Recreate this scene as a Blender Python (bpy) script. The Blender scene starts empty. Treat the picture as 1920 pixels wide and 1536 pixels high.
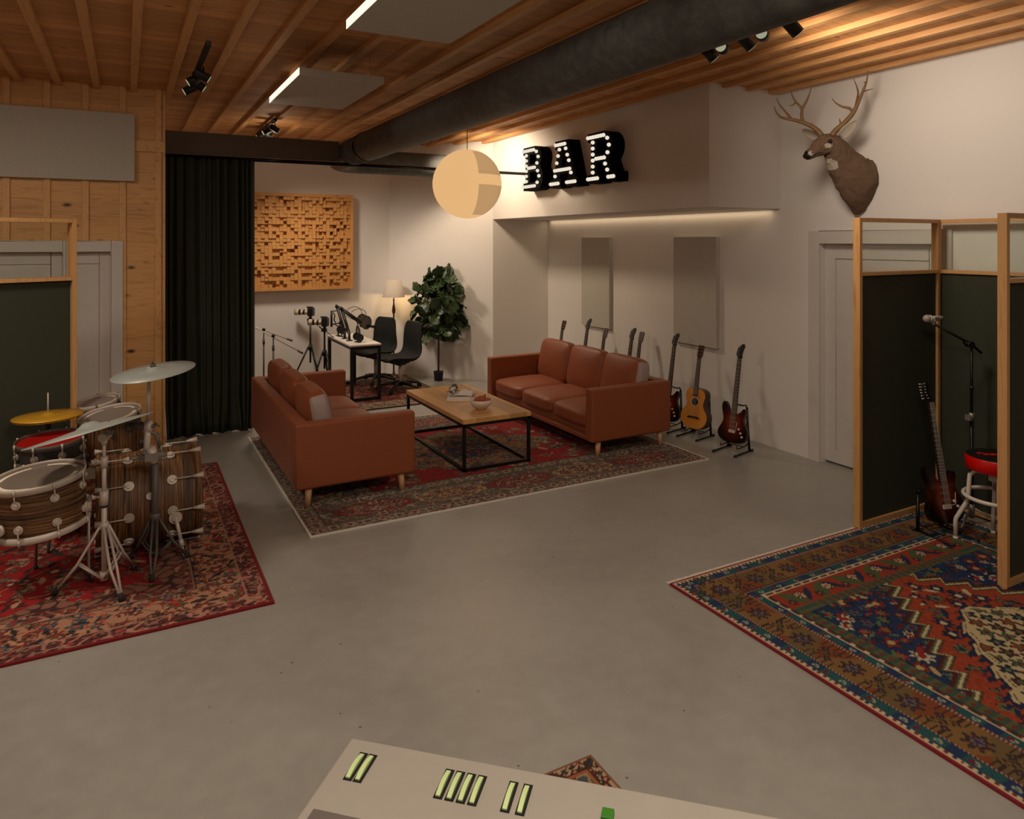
import bpy, bmesh, math, random
import numpy as np
from mathutils import Vector, Matrix, Euler
random.seed(7)
R = math.radians
sc = bpy.context.scene
COL = sc.collection
PI = math.pi
H = 2.1
TH = math.atan(724/1333)

# ------------------------------------------------------------------ materials
def srgb(c):
    return tuple(((v/12.92) if v <= .04045 else ((v+.055)/1.055)**2.4) for v in c)
class NT:
    def __init__(s, name):
        s.m = bpy.data.materials.new(name); s.m.use_nodes = True
        s.t = s.m.node_tree; s.t.nodes.clear()
        s.out = s.t.nodes.new('ShaderNodeOutputMaterial')
    def n(s, typ, ins=None, **kw):
        nd = s.t.nodes.new(typ)
        for k, v in kw.items(): setattr(nd, k, v)
        for k, v in (ins or {}).items():
            sk = nd.inputs[k]
            if isinstance(v, bpy.types.NodeSocket): s.t.links.new(v, sk)
            else: sk.default_value = v
        return nd
    def math(s, op, a, b=0.0, c=None):
        d = {0: a, 1: b}
        if c is not None: d[2] = c
        return s.n('ShaderNodeMath', d, operation=op).outputs[0]
    def mix(s, f, a, b, blend='MIX'):
        nd = s.t.nodes.new('ShaderNodeMix'); nd.data_type = 'RGBA'; nd.blend_type = blend
        for i, v in ((0, f), (6, a), (7, b)):
            if isinstance(v, bpy.types.NodeSocket): s.t.links.new(v, nd.inputs[i])
            else: nd.inputs[i].default_value = v if i == 0 else (v if len(v) == 4 else (*v, 1))
        return nd.outputs[2]
    def ramp(s, f, stops):
        nd = s.n('ShaderNodeValToRGB', {0: f}); e = nd.color_ramp.elements
        while len(e) < len(stops): e.new(.5)
        for el, (p, c) in zip(e, stops): el.position = p; el.color = (*c, 1) if len(c) == 3 else c
        return nd.outputs[0]
    def noise(s, vec, scale=5, detail=3, rough=.5, dist=0):
        return s.n('ShaderNodeTexNoise', {'Vector': vec, 'Scale': scale, 'Detail': detail, 'Roughness': rough, 'Distortion': dist}).outputs[0]
    def obj(s, scale=(1, 1, 1), gen=False, rot=(0, 0, 0)):
        tc = s.n('ShaderNodeTexCoord')
        return s.n('ShaderNodeMapping', {0: tc.outputs['Generated' if gen else 'Object'], 'Scale': scale, 'Rotation': rot}).outputs[0]
    def world(s, scale=(1, 1, 1)):
        g = s.n('ShaderNodeNewGeometry')
        return s.n('ShaderNodeMapping', {0: g.outputs['Position'], 'Scale': scale}).outputs[0]
    def bsdf(s, color, rough=.5, metal=0, bump=None, bstr=.2, bdist=.01, **kw):
        ins = {'Base Color': color if isinstance(color, bpy.types.NodeSocket) else (*color, 1), 'Roughness': rough, 'Metallic': metal}
        if bump is not None:
            ins['Normal'] = s.n('ShaderNodeBump', {'Strength': bstr, 'Distance': bdist, 'Height': bump}).outputs[0]
        ins.update(kw)
        b = s.n('ShaderNodeBsdfPrincipled', ins)
        s.t.links.new(b.outputs[0], s.out.inputs[0])
        return s.m
M = {}
def plain(name, c, rough=.5, metal=0, var=.06, scale=12, bstr=.05, **kw):
    t = NT(name); v = t.obj()
    n = t.noise(v, scale, 3)
    lin = srgb(c)
    col = t.mix(n, tuple(x*(1-var) for x in lin), tuple(min(1, x*(1+var)) for x in lin))
    M[name] = t.bsdf(col, rough, metal, bump=n, bstr=bstr, bdist=.004, **kw)
    return M[name]

def wood(name, c1, c2, grain=(1, 12, 12), scale=3.0, rough=.45, knots=False, plank=None, dark=(.25, .13, .05), world=True, gap=.03, vary=.38, kr=1.0):
    """plank = (axis_index, width): boards stacked along that axis"""
    t = NT(name)
    v0 = t.world() if world else t.obj()
    v = t.n('ShaderNodeMapping', {0: v0, 'Scale': grain}).outputs[0]
    off = None
    c1, c2, dark = srgb(c1), srgb(c2), srgb(dark)
    if plank:
        sep = t.n('ShaderNodeSeparateXYZ', {0: v0})
        q = t.math('DIVIDE', sep.outputs[plank[0]], plank[1])
        fl = t.math('FLOOR', q)
        wn = t.n('ShaderNodeTexWhiteNoise', {'W': fl}, noise_dimensions='1D')
        v = t.n('ShaderNodeVectorMath', {0: v, 1: wn.outputs['Color']}, operation='MULTIPLY_ADD')
        v.inputs[2].default_value = (0, 0, 0)
        sc2 = t.n('ShaderNodeVectorMath', {0: wn.outputs['Color'], 'Scale': 37.0}, operation='SCALE').outputs[0]
        vv = t.n('ShaderNodeMapping', {0: v0, 'Scale': grain}).outputs[0]
        v = t.n('ShaderNodeVectorMath', {0: vv, 1: sc2}, operation='ADD').outputs[0]
    n1 = t.noise(v, scale, 5, .62, 1.2)
    n2 = t.noise(v, scale*5, 3, .6, .4)
    f = t.math('ADD', t.math('MULTIPLY', n1, .75), t.math('MULTIPLY', n2, .25))
    col = t.ramp(f, [(.30, c2), (.5, c1), (.70, tuple(a*.55+b*.45 for a, b in zip(c1, c2)))])
    bump = f
    if plank:
        pv = t.math('MULTIPLY_ADD', wn.outputs['Value'], vary, .97-vary/2)
        mul = t.n('ShaderNodeCombineXYZ', {0: pv, 1: pv, 2: pv}).outputs[0]
        col = t.mix(1.0, col, mul, 'MULTIPLY')
        fr = t.math('FRACT', q)
        edge = t.math('LESS_THAN', fr, gap)
        col = t.mix(t.math('MULTIPLY', edge, .75), col, tuple(x*.35 for x in c2))
        bump = t.math('SUBTRACT', f, t.math('MULTIPLY', edge, 2.0))
    if knots:
        kv = t.n('ShaderNodeMapping', {0: v0, 'Scale': knots}).outputs[0]
        if plank: kv = t.n('ShaderNodeVectorMath', {0: kv, 1: sc2}, operation='ADD').outputs[0]
        vo = t.n('ShaderNodeTexVoronoi', {'Vector': kv, 'Scale': 1.0, 'Randomness': 1.0})
        k = t.ramp(vo.outputs['Distance'], [(.035*kr, (1, 1, 1)), (.075*kr, (.35, .35, .35)), (.10*kr, (0, 0, 0))])
        col = t.mix(k, col, dark)
    M[name] = t.bsdf(col, rough, 0, bump=bump, bstr=.12, bdist=.004)
    return M[name]

# walls, floor
t = NT('white_paint'); v = t.world()
n = t.noise(v, 60, 4, .6); n2 = t.noise(v, 1.2, 3)
col = t.mix(n2, srgb((.855, .83, .81)), srgb((.885, .865, .845)))
M['white_paint'] = t.bsdf(col, .62, 0, bump=n, bstr=.10, bdist=.004)
t = NT('concrete'); v = t.world()
n = t.noise(v, .9, 5, .6, .6); n2 = t.noise(v, 9, 5, .65); n3 = t.noise(v, 55, 2)
f = t.math('ADD', t.math('MULTIPLY', n, .65), t.math('MULTIPLY', n2, .35))
col = t.ramp(f, [(.3, srgb((.555, .54, .52))), (.5, srgb((.605, .59, .565))), (.7, srgb((.65, .635, .61)))])
vo = t.n('ShaderNodeTexVoronoi', {'Vector': v, 'Scale': 7.5, 'Randomness': 1.0})
sp = t.math('LESS_THAN', vo.outputs['Distance'], t.math('MULTIPLY_ADD', t.noise(v, 3.1, 1), .09, .0))
wn = t.n('ShaderNodeTexWhiteNoise', {'Vector': vo.outputs['Position']}).outputs['Value']
sp = t.math('MULTIPLY', sp, t.math('GREATER_THAN', wn, .35))
col = t.mix(t.math('MULTIPLY', sp, .65), col, srgb((.28, .26, .24)))
rg = t.math('MULTIPLY_ADD', n2, .20, .24)
M['concrete'] = t.bsdf(col, rg, 0, bump=n3, bstr=.03, bdist=.003)

wood('ceiling_pine', (.80, .585, .37), (.64, .42, .23), grain=(.9, 9, 9), scale=2.4, rough=.68, plank=(1, .135), knots=(2.2, 7, 1), dark=(.22, .11, .05))
wood('batten_pine', (.80, .60, .385), (.68, .475, .275), grain=(10, .8, 10), scale=2.4, rough=.6)
wood('wall_pine', (.86, .65, .41), (.70, .475, .25), grain=(.8, 9, 8), scale=2.2, rough=.5, plank=(2, .19), knots=(3.2, 1, 6.5), dark=(.26, .13, .06), gap=.006, vary=.16, kr=1.7)
wood('wall_batten_pine', (.86, .66, .43), (.73, .52, .30), grain=(6, 6, 3.5), scale=2.6, rough=.5, knots=(3.1, 1, 3.0), dark=(.25, .13, .06))
wood('screen_pine', (.80, .61, .40), (.68, .47, .27), grain=(14, 14, 1.0), scale=2.0, rough=.4)
wood('table_oak', (.80, .60, .37), (.66, .45, .25), grain=(9, 1.0, 9), scale=2.0, rough=.35, plank=(0, .175), knots=(6, 2.4, 1), dark=(.50, .32, .17), gap=.006)
wood('leg_oak', (.80, .63, .46), (.70, .52, .35), grain=(14, 14, 2), scale=3, rough=.4, world=False)
wood('diffuser_wood', (.80, .58, .33), (.70, .47, .24), grain=(8, 8, 1.4), scale=3, rough=.5)
# zebra shells
def zebra(name, axis):
    t = NT(name); v0 = t.obj()
    g = [.5, .5, .5]; g[axis] = 42
    v = t.n('ShaderNodeMapping', {0: v0, 'Scale': tuple(g)}).outputs[0]
    n = t.noise(v, 1.6, 4, .7, .8)
    col = t.ramp(n, [(.39, srgb((.10, .06, .035))), (.455, srgb((.42, .27, .145))), (.495, srgb((.12, .07, .04))), (.545, srgb((.60, .42, .24))), (.60, srgb((.17, .10, .05)))])
    M[name] = t.bsdf(col, .6)
zebra('zebra_round', 2); zebra('zebra_long', 0); zebra('zebra_long_v', 0)
plain('door_paint', (.80, .775, .75), .5)
plain('grey_fabric', (.74, .72, .68), .95, scale=90, var=.16, bstr=.35)
plain('green_fabric', (.205, .215, .16), .95, scale=120, var=.15, bstr=.3)
plain('curtain_velvet', (.165, .185, .13), .85, scale=70, var=.15, bstr=.1)
plain('header_brown', (.36, .31, .265), .7)
plain('black_metal', (.07, .07, .07), .4, .2)
plain('rod_black', (.05, .05, .05), .2, .6)
plain('black_plastic', (.055, .055, .055), .5)
plain('black_cloth', (.085, .088, .083), .9, scale=150, var=.2, bstr=.2)
plain('leather', (.545, .28, .155), .47, scale=45, var=.08, bstr=.10, **{'Sheen Weight': .05, 'Sheen Roughness': .4})
plain('cushion_end', (.62, .55, .53), .6, scale=60)
plain('white_top', (.93, .90, .87), .35)
plain('chrome', (.76, .71, .66), .42, .12, var=.02)
plain('stand_silver', (.76, .71, .67), .42, .1, var=.02)
plain('stand_dark', (.34, .32, .30), .5, .1, var=.02)
plain('cymbal_grey', (.62, .645, .63), .45, .15, var=.02)
plain('cymbal_gold', (.80, .60, .17), .4, .2, var=.03)
plain('drum_head', (.50, .45, .41), .25, 0, var=.02)
plain('head_ring', (.96, .92, .87), .22, 0, var=.02)
plain('snare_red', (.62, .06, .03), .45)
plain('snare_shell', (.30, .30, .29), .3, .6)
plain('rubber', (.16, .15, .145), .8)
plain('stool_red', (.83, .03, .02), .35)
plain('stool_black', (.03, .03, .03), .45)
plain('sign_black', (.045, .042, .04), .9, **{'Specular IOR Level': .1})
plain('pot_black', (.10, .09, .085), .6)
plain('bark', (.20, .14, .10), .8)
plain('fur', (.40, .31, .24), .9, scale=38, var=.30, bstr=.6)
plain('fur_dark', (.16, .12, .10), .85, scale=30, var=.2)
plain('fur_pale', (.66, .62, .56), .9, scale=40)
plain('antler', (.46, .34, .20), .6, scale=20, var=.18)
plain('nose_black', (.05, .045, .045), .35)
plain('fretboard', (.13, .09, .07), .5)
plain('guitar_black', (.045, .04, .04), .5)
plain('rosewood', (.26, .15, .10), .3)
plain('spruce', (.83, .55, .25), .28, scale=8)
plain('neck_maple', (.45, .30, .18), .35)
plain('brass_dark', (.35, .25, .14), .35, .6)
plain('ceramic', (.86, .81, .76), .3)
plain('pastry', (.62, .35, .15), .7, scale=60, var=.35, bstr=.4)
plain('fruit_red', (.62, .20, .10), .5, scale=20, var=.3)
plain('paper', (.86, .82, .78), .6)
plain('ink', (.10, .10, .11), .6)
plain('lens_cream', (.80, .74, .62), .4)
plain('mic_grey', (.58, .54, .50), .5)
plain('console_grey', (.56, .535, .50), .55)
plain('console_dark', (.36, .33, .31), .55)
plain('meter_green', (.70, .78, .55), .5)
plain('key_green', (.16, .42, .04), .5)
plain('mesh_grey', (.40, .37, .34), .8)
plain('metal_foot', (.55, .52, .49), .4, .5)
# duct
t = NT('duct_steel'); v = t.world()
n = t.noise(v, 9, 6, .7, .5); n2 = t.noise(v, 30, 3)
col = t.ramp(n, [(.3, srgb((.23, .235, .235))), (.5, srgb((.29, .295, .29))), (.72, srgb((.37, .375, .365)))])
M['duct_steel'] = t.bsdf(col, .62, 0, bump=n2, bstr=.06)
# leaf
t = NT('leaf'); v = t.obj()
n = t.noise(v, 6, 3)
col = t.ramp(n, [(.3, srgb((.13, .20, .105))), (.7, srgb((.24, .33, .18)))])
M['leaf'] = t.bsdf(col, .38)
# sunburst electric body: amber heart, dark rim
t = NT('sunburst'); v = t.obj((4.4, 4.4, 3.2))
sep = t.n('ShaderNodeSeparateXYZ', {0: t.obj()})
x2 = t.math('MULTIPLY', sep.outputs[0], sep.outputs[0]); zz = t.math('SUBTRACT', sep.outputs[2], .20)
z2 = t.math('MULTIPLY', zz, zz)
d = t.math('SQRT', t.math('ADD', t.math('MULTIPLY', x2, 42.0), t.math('MULTIPLY', z2, 24.0)))
col = t.ramp(d, [(.25, srgb((.50, .19, .08))), (.6, srgb((.28, .07, .035))), (.95, srgb((.07, .03, .02)))])
M['sunburst'] = t.bsdf(col, .22)
# glass
t = NT('glass')
g = t.n('ShaderNodeBsdfGlossy', {'Roughness': .03}); tr = t.n('ShaderNodeBsdfTransparent', {0: (.95, .97, .95, 1)})
fr = t.n('ShaderNodeFresnel', {'IOR': 1.3})
mx = t.n('ShaderNodeMixShader', {0: t.math('MULTIPLY', fr.outputs[0], .15), 1: tr.outputs[0], 2: g.outputs[0]})
t.t.links.new(mx.outputs[0], t.out.inputs[0]); M['glass'] = t.m
def emis(name, c, s):
    t = NT(name)
    e = t.n('ShaderNodeEmission', {0: (*srgb(c), 1), 1: s}); t.t.links.new(e.outputs[0], t.out.inputs[0])
    M[name] = t.m
emis('bulb_cream', (.95, .90, .82), .95)
emis('glow_edge', (1, .93, .82), 1.35)
emis('bulb_warm', (1, .78, .45), 30)
emis('led_strip', (1, .80, .58), 8)
emis('lens_glow', (.80, .80, .66), .55)  # unlit spot lenses, their paleness made by a faint added glow
# paper globe: half lets the bulb's light out, half glows
def paper(name, c, s, tr):
    t = NT(name)
    e = t.n('ShaderNodeEmission', {0: (*srgb(c), 1), 1: s}); p = t.n('ShaderNodeBsdfTransparent', {0: (1, .9, .78, 1)})
    mx = t.n('ShaderNodeMixShader', {0: tr, 1: e.outputs[0], 2: p.outputs[0]})
    t.t.links.new(mx.outputs[0], t.out.inputs[0]); M[name] = t.m
paper('globe_paper', (.93, .735, .505), .92, .12)
paper('globe_refraction', (.76, .60, .42), .85, .12)
# vertex-coloured carpet
t = NT('carpet')
a = t.n('ShaderNodeAttribute', attribute_name='dye')
n = t.noise(t.world(), 160, 2)
col = t.mix(.35, a.outputs['Color'], t.mix(n, (.3, .3, .3), (1, 1, 1)), 'MULTIPLY')
M['carpet'] = t.bsdf(col, .95, 0, bump=n, bstr=.5, bdist=.004)

# ------------------------------------------------------------------ mesh builder
def frame(d):
    d = Vector(d).normalized()
    a = Vector((0, 0, 1)) if abs(d.z) < .95 else Vector((1, 0, 0))
    x = a.cross(d).normalized(); y = d.cross(x)
    return x, y, d
class MB:
    def __init__(s): s.v = []; s.f = []; s.mi = []; s.sm = []
    def add(s, vs, fs, mi=0, sm=False, T=None):
        b = len(s.v)
        s.v += [tuple(T @ Vector(p)) if T is not None else tuple(p) for p in vs]
        for f in fs: s.f.append([b+i for i in f]); s.mi.append(mi); s.sm.append(sm)
        return s
    def box(s, x0, x1, y0, y1, z0, z1, mi=0, T=None):
        vs = [(x, y, z) for z in (z0, z1) for y in (y0, y1) for x in (x0, x1)]
        return s.add(vs, [(0, 2, 3, 1), (4, 5, 7, 6), (0, 1, 5, 4), (2, 6, 7, 3), (0, 4, 6, 2), (1, 3, 7, 5)], mi, False, T)
    def cyl(s, p0, p1, r0, r1=None, n=16, mi=0, caps=True, sm=True, T=None):
        r1 = r0 if r1 is None else r1
        p0, p1 = Vector(p0), Vector(p1); x, y, d = frame(p1-p0)
        vs = [p+(x*math.cos(2*PI*i/n)+y*math.sin(2*PI*i/n))*r for p, r in ((p0, r0), (p1, r1)) for i in range(n)]
        s.add(vs, [(i, (i+1) % n, n+(i+1) % n, n+i) for i in range(n)], mi, sm, T)
        if caps: s.add(vs, [tuple(range(n))[::-1], tuple(range(n, 2*n))], mi, False, T)
        return s
    def tube(s, pts, r, n=8, mi=0, T=None, caps=True, sm=True, closed=False):
        pts = [Vector(p) for p in pts]; m = len(pts)
        rs = r if isinstance(r, (list, tuple)) else [r]*m
        vs = []; px = None
        for i, p in enumerate(pts):
            if closed: d = pts[(i+1) % m]-pts[i-1]
            else: d = pts[min(i+1, m-1)]-pts[max(i-1, 0)]
            d.normalize()
            if px is None: x, y, _ = frame(d)
            else:
                x = (px-d*px.dot(d)).normalized(); y = d.cross(x)
            px = x
            vs += [p+(x*math.cos(2*PI*k/n)+y*math.sin(2*PI*k/n))*rs[i] for k in range(n)]
        fs = [(i*n+k, i*n+(k+1) % n, ((i+1) % m)*n+(k+1) % n, ((i+1) % m)*n+k) for i in range(m if closed else m-1) for k in range(n)]
        s.add(vs, fs, mi, sm, T)
        if caps and not closed: s.add(vs, [tuple(range(n))[::-1], tuple(range((m-1)*n, m*n))], mi, False, T)
        return s
    def lathe(s, prof, n=32, mi=0, T=None, sm=True, mis=None):
        m = len(prof)
        vs = [(r*math.cos(2*PI*k/n), r*math.sin(2*PI*k/n), z) for r, z in prof for k in range(n)]
        for i in range(m-1):
            s.add(vs if i == 0 else [], [], mi)
            break
        b = len(s.v)-len(vs)
        if T is not None:
            for i in range(b, len(s.v)): s.v[i] = tuple(T @ Vector(s.v[i]))
        for i in range(m-1):
            for k in range(n):
                s.f.append([b+i*n+k, b+i*n+(k+1) % n, b+(i+1)*n+(k+1) % n, b+(i+1)*n+k])
                s.mi.append(mis[i] if mis else mi); s.sm.append(sm)
        return s
    def sphere(s, c, r, n=16, mi=0, sc_=(1, 1, 1), T=None):
        c = Vector(c); m = n//2
        vs = [c+Vector((math.sin(PI*i/m)*math.cos(2*PI*k/n)*sc_[0], math.sin(PI*i/m)*math.sin(2*PI*k/n)*sc_[1], math.cos(PI*i/m)*sc_[2]))*r for i in range(m+1) for k in range(n)]
        return s.add(vs, [(i*n+k, (i+1)*n+k, (i+1)*n+(k+1) % n, i*n+(k+1) % n) for i in range(m) for k in range(n)], mi, True, T)
    def prism(s, poly, y0, y1, mi=0, T=None, cap_mi=None, holes=None, sm=False):
        """polygon in local XZ, extruded along Y from y0 (front) to y1"""
        n = len(poly)
        vs = [(x, y, z) for y in (y0, y1) for x, z in poly]
        s.add(vs, [(i, (i+1) % n, n+(i+1) % n, n+i) for i in range(n)], mi, sm, T)
        from mathutils.geometry import tessellate_polygon
        tris = tessellate_polygon([[Vector((x, z, 0)) for x, z in poly]])
        cm = mi if cap_mi is None else cap_mi
        s.add(vs, [tuple(a) for a in tris], cm, False, T)
        s.add(vs, [tuple(n+i for i in a)[::-1] for a in tris], mi, False, T)
        return s
    def cushion(s, c, size, n=12, e=5, bulge=.25, mi=0, T=None, ax=2, ends=(0, 0)):
        c = Vector(c); h = [v/2 for v in size]; first = len(s.mi)
        faces = []; vs = []; idx = {}
        for a in range(3):
            for sg in (-1, 1):
                for i in range(n):
                    for j in range(n):
                        q = []
                        for (di, dj) in ((0, 0), (1, 0), (1, 1), (0, 1)):
                            u = -1+2*(i+di)/n; w = -1+2*(j+dj)/n
                            p = [0, 0, 0]; p[a] = sg; p[(a+1) % 3] = u; p[(a+2) % 3] = w
                            key = tuple(round(v, 5) for v in p)
                            if key not in idx:
                                nn = sum(abs(v)**e for v in p)**(1/e)
                                o, w2 = [(k, p[k]/nn) for k in range(3) if k != ax], 0
                                fac = 1-bulge*(1-(1-min(1, abs(o[0][1]))**2.5)*(1-min(1, abs(o[1][1]))**2.5))
                                pp = [p[k]/nn*h[k] for k in range(3)]
                                pp[ax] *= fac
                                idx[key] = len(vs); vs.append(c+Vector(pp))
                            q.append(idx[key])
                        faces.append(q if sg > 0 else q[::-1])
        s.add(vs, faces, mi, True, T)
        for q in range(n*n): s.mi[first+q] = ends[0] or mi; s.mi[first+n*n+q] = ends[1] or mi
        return s
    def build(s, name, mats, parent=None, bevel=0, loc=None, rot=None, seg=2, wn=False):
        me = bpy.data.meshes.new(name); me.from_pydata(s.v, [], s.f)
        mats = mats if isinstance(mats, (list, tuple)) else [mats]
        for m in mats: me.materials.append(M[m] if isinstance(m, str) else m)
        me.polygons.foreach_set('material_index', s.mi); me.polygons.foreach_set('use_smooth', s.sm)
        bm = bmesh.new(); bm.from_mesh(me)
        bmesh.ops.remove_doubles(bm, verts=bm.verts, dist=1e-5)
        bmesh.ops.recalc_face_normals(bm, faces=bm.faces); bm.to_mesh(me); bm.free()
        o = bpy.data.objects.new(name, me); COL.objects.link(o)
        if parent is not None: o.parent = parent
        if loc is not None: o.location = loc
        if rot is not None: o.rotation_euler = rot
        if bevel:
            b = o.modifiers.new('bevel', 'BEVEL'); b.width = bevel; b.segments = seg; b.limit_method = 'ANGLE'; b.angle_limit = R(40)
        return o
def tag(o, label, cat, group=None):
    o['label'] = label; o['category'] = cat
    if group: o['group'] = group
    return o
def struct(o): o['kind'] = 'structure'; return o
def thing(name, label, cat, loc=(0, 0, 0), rz=0, group=None, rot=None):
    o = bpy.data.objects.new(name, None); COL.objects.link(o)
    o.empty_display_size = .1
    o.location = loc; o.rotation_euler = rot if rot else (0, 0, rz)
    return tag(o, label, cat, group)
KIDS = {}
def kids(o): return [c for c in bpy.data.objects if c.parent == o]
def dup(o, loc=None, rot=None, label=None, group=None, parent=None):
    c = o.copy(); COL.objects.link(c)
    if parent is not None: c.parent = parent
    if loc is not None: c.location = loc
    if rot is not None: c.rotation_euler = rot
    if label: c['label'] = label
    if group: c['group'] = group
    for k in kids(o): dup(k, parent=c)
    return c
def Tm(loc=(0, 0, 0), rot=(0, 0, 0)):
    return Matrix.Translation(loc) @ Euler(rot).to_matrix().to_4x4()
SL = Vector((math.cos(TH), -math.sin(TH), 0))   # right of the viewing direction, along the floor
SF = Vector((math.sin(TH), math.cos(TH), 0))
def bez(p0, p1, p2, p3, n=12):
    p = [Vector(q) for q in (p0, p1, p2, p3)]
    return [p[0]*(1-t)**3+p[1]*3*t*(1-t)**2+p[2]*3*t*t*(1-t)+p[3]*t**3 for t in [i/n for i in range(n+1)]]

# ================================================================== THE SETTING
def sbox(name, x0, x1, y0, y1, z0, z1, mat, bevel=0):
    return struct(MB().box(x0, x1, y0, y1, z0, z1).build(name, mat, bevel=bevel))
sbox('floor', -4.6, 6.0, -3.1, 11.0, -.1, 0, 'concrete')
ceil = sbox('ceiling', -4.6, 6.0, -3.1, 11.0, 3.6, 3.72, 'ceiling_pine')
sbox('wall_back', .237, 3.668, 10.83, 10.95, 0, 3.6, 'white_paint')
sbox('wall_front', -4.6, 5.95, -3.1, -3.0, 0, 3.6, 'white_paint')
sbox('wall_west', -4.6, -4.5, -3.0, 7.9, 0, 3.6, 'white_paint')
# column and slanted wall, the prism in XZ is turned to lie flat
Tz = Matrix(((1, 0, 0, 0), (0, 0, 1, 0), (0, -1, 0, 0), (0, 0, 0, 1)))
w = MB().prism([(3.668, 10.83), (4.83, 9.49), (5.79, 9.49), (5.79, 10.95), (3.668, 10.95)], 0, -3.6, T=Tz)
struct(w.build('wall_slanted', 'white_paint'))
sbox('trim_1', 4.83, 5.79, 5.0, 9.49, 2.425, 3.6, 'white_paint')['label'] = 'white boxed soffit above the niche'
# right wall with the door opening
DY0, DY1, DZ = 3.42, 4.53, 2.075
w = MB().box(5.79, 5.95, -3.0, DY0, 0, 3.6).box(5.79, 5.95, DY1, 10.95, 0, 3.6).box(5.79, 5.95, DY0, DY1, DZ, 3.6)
struct(w.build('wall_right', 'white_paint'))
def casing(x0, x1, z1, w=.115, d=.022, wl=None):
    """door casing in local XZ, front at -Y"""
    m = MB(); wl = w if wl is None else wl
    m.box(x0-wl, x0, -d, 0, 0, z1+w); m.box(x1, x1+w, -d, 0, 0, z1+w); m.box(x0, x1, -d, 0, z1, z1+w)
    return m
def door_leaf(x0, x1, z1, y=.065, stile=.11, rail=.125, ls=None):
    m = MB(); ls = stile if ls is None else ls
    m.box(x0, x0+ls, y, y+.04, .018, z1); m.box(x1-stile, x1, y, y+.04, .018, z1)
    m.box(x0+ls, x1-stile, y, y+.04, .018, .018+rail); m.box(x0+ls, x1-stile, y, y+.04, z1-rail-.015, z1)
    m.box(x0+ls, x1-stile, y+.014, y+.04, .018+rail, z1-rail-.015)
    return m
def make_door(name, x0, x1, z1, T, w=.115, left=True, lab=None, rail=.125):
    e = bpy.data.objects.new(name, None); COL.objects.link(e); e.matrix_world = T; struct(e)
    casing(x0, x1, z1, w, wl=None if lab else .025).build('door_casing', 'door_paint', e, bevel=.003)
    door_leaf(x0, x1, z1, rail=rail, ls=None if lab else .004, stile=.11 if lab else .10).build('door_leaf', 'door_paint', e, bevel=.003)
    if not lab: return e
    m = MB(); xk = x1-.055
    m.cyl((xk, .066, 1.0), (xk, .03, 1.0), .025, n=20); m.cyl((xk, .04, 1.0), (xk, .012, 1.0), .01, n=12)
    m.tube([(xk, .014, 1.0), (xk-.03, .010, 1.0), (xk-.11, .012, 1.0)], .009, n=8)
    m.build('door_handle', 'black_metal', e)
    return e
make_door('door_1', -DY1, -DY0, DZ, Tm((5.79, 0, 0), (0, 0, -PI/2)), w=.12, lab='y')
# left wall with pine cladding
LY = 7.9
ops = [(-1.30, -.521), (-.470, -.127)]
w = MB(); xs = [-4.5] + [v for o in ops for v in o] + [.337]
for i in range(0, len(xs), 2): w.box(xs[i], xs[i+1], LY, LY+.12, 0, 3.6)
for a, b in ops: w.box(a, b, LY, LY+.12, 1.997, 3.6)
wl = struct(w.build('wall_left', 'wall_pine'))
for i in range(-13, 2):
    x1 = 0+.31*i; z0 = 2.1 if -1.42 < x1-.03 < -.06 else 0
    if z0 == 0 and i == 0: pass
    MB().box(x1-.056, x1, LY-.022, LY, z0 if i != 0 else 2.1, 3.6).build('batten', 'wall_batten_pine', wl, bevel=.002)
MB().box(-.021, 0, LY-.022, LY, 0, 2.1).build('batten', 'wall_batten_pine', wl)
MB().box(.0, .345, LY-.032, LY, 2.98, 3.09).build('rail', 'wall_batten_pine', wl, bevel=.002)
MB().box(.325, .345, LY-.024, LY+.12, 0, 3.6).build('corner_board', 'wall_batten_pine', wl, bevel=.002)
sbox('wall_alcove', .237, .337, LY+.12, 10.83, 0, 3.6, 'white_paint')
make_door('door_2', -.470, -.127, 1.997, Tm((0, LY, 0)), w=.103, rail=.10)
e = bpy.data.objects.new('door_3', None); COL.objects.link(e); e.location = (0, LY, 0); struct(e)
m = MB().box(-1.404, -1.30, -.022, 0, 0, 2.1).box(-.521, -.497, -.022, 0, 0, 2.1).box(-1.30, -.521, -.022, 0, 1.997, 2.1)
m.build('door_casing', 'door_paint', e, bevel=.003)
door_leaf(-1.30, -.521, 1.997, rail=.10, stile=.10).build('door_leaf', 'door_paint', e, bevel=.003)
# ceiling battens
for k in range(-14, 19):
    x1 = .095+.31*k; x0 = x1-.058
    ye = 10.83
    if x0 < .337: ye = LY
    elif x1 > 4.83: ye = 5.0
    elif x1 > 3.668: ye = 10.83-(x1-3.668)*1.34/1.162
    MB().box(x0, x1, -3.0, ye, 3.558, 3.6).build('batten', 'batten_pine', ceil, bevel=.002)
# curtain header and its track
struct(MB().box(.337, 2.234, 8.43, 8.53, 3.045, 3.283).build('trim_2', 'header_brown'))

# ================================================================== FIXTURES ABOVE
o = MB().cyl((.337, 8.40, 3.012), (4.83, 8.40, 3.012), .021, n=16).build('curtain_rod', 'rod_black')
tag(o, 'long black curtain rod running under the ceiling to the bar sign wall', 'curtain rod')
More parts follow.
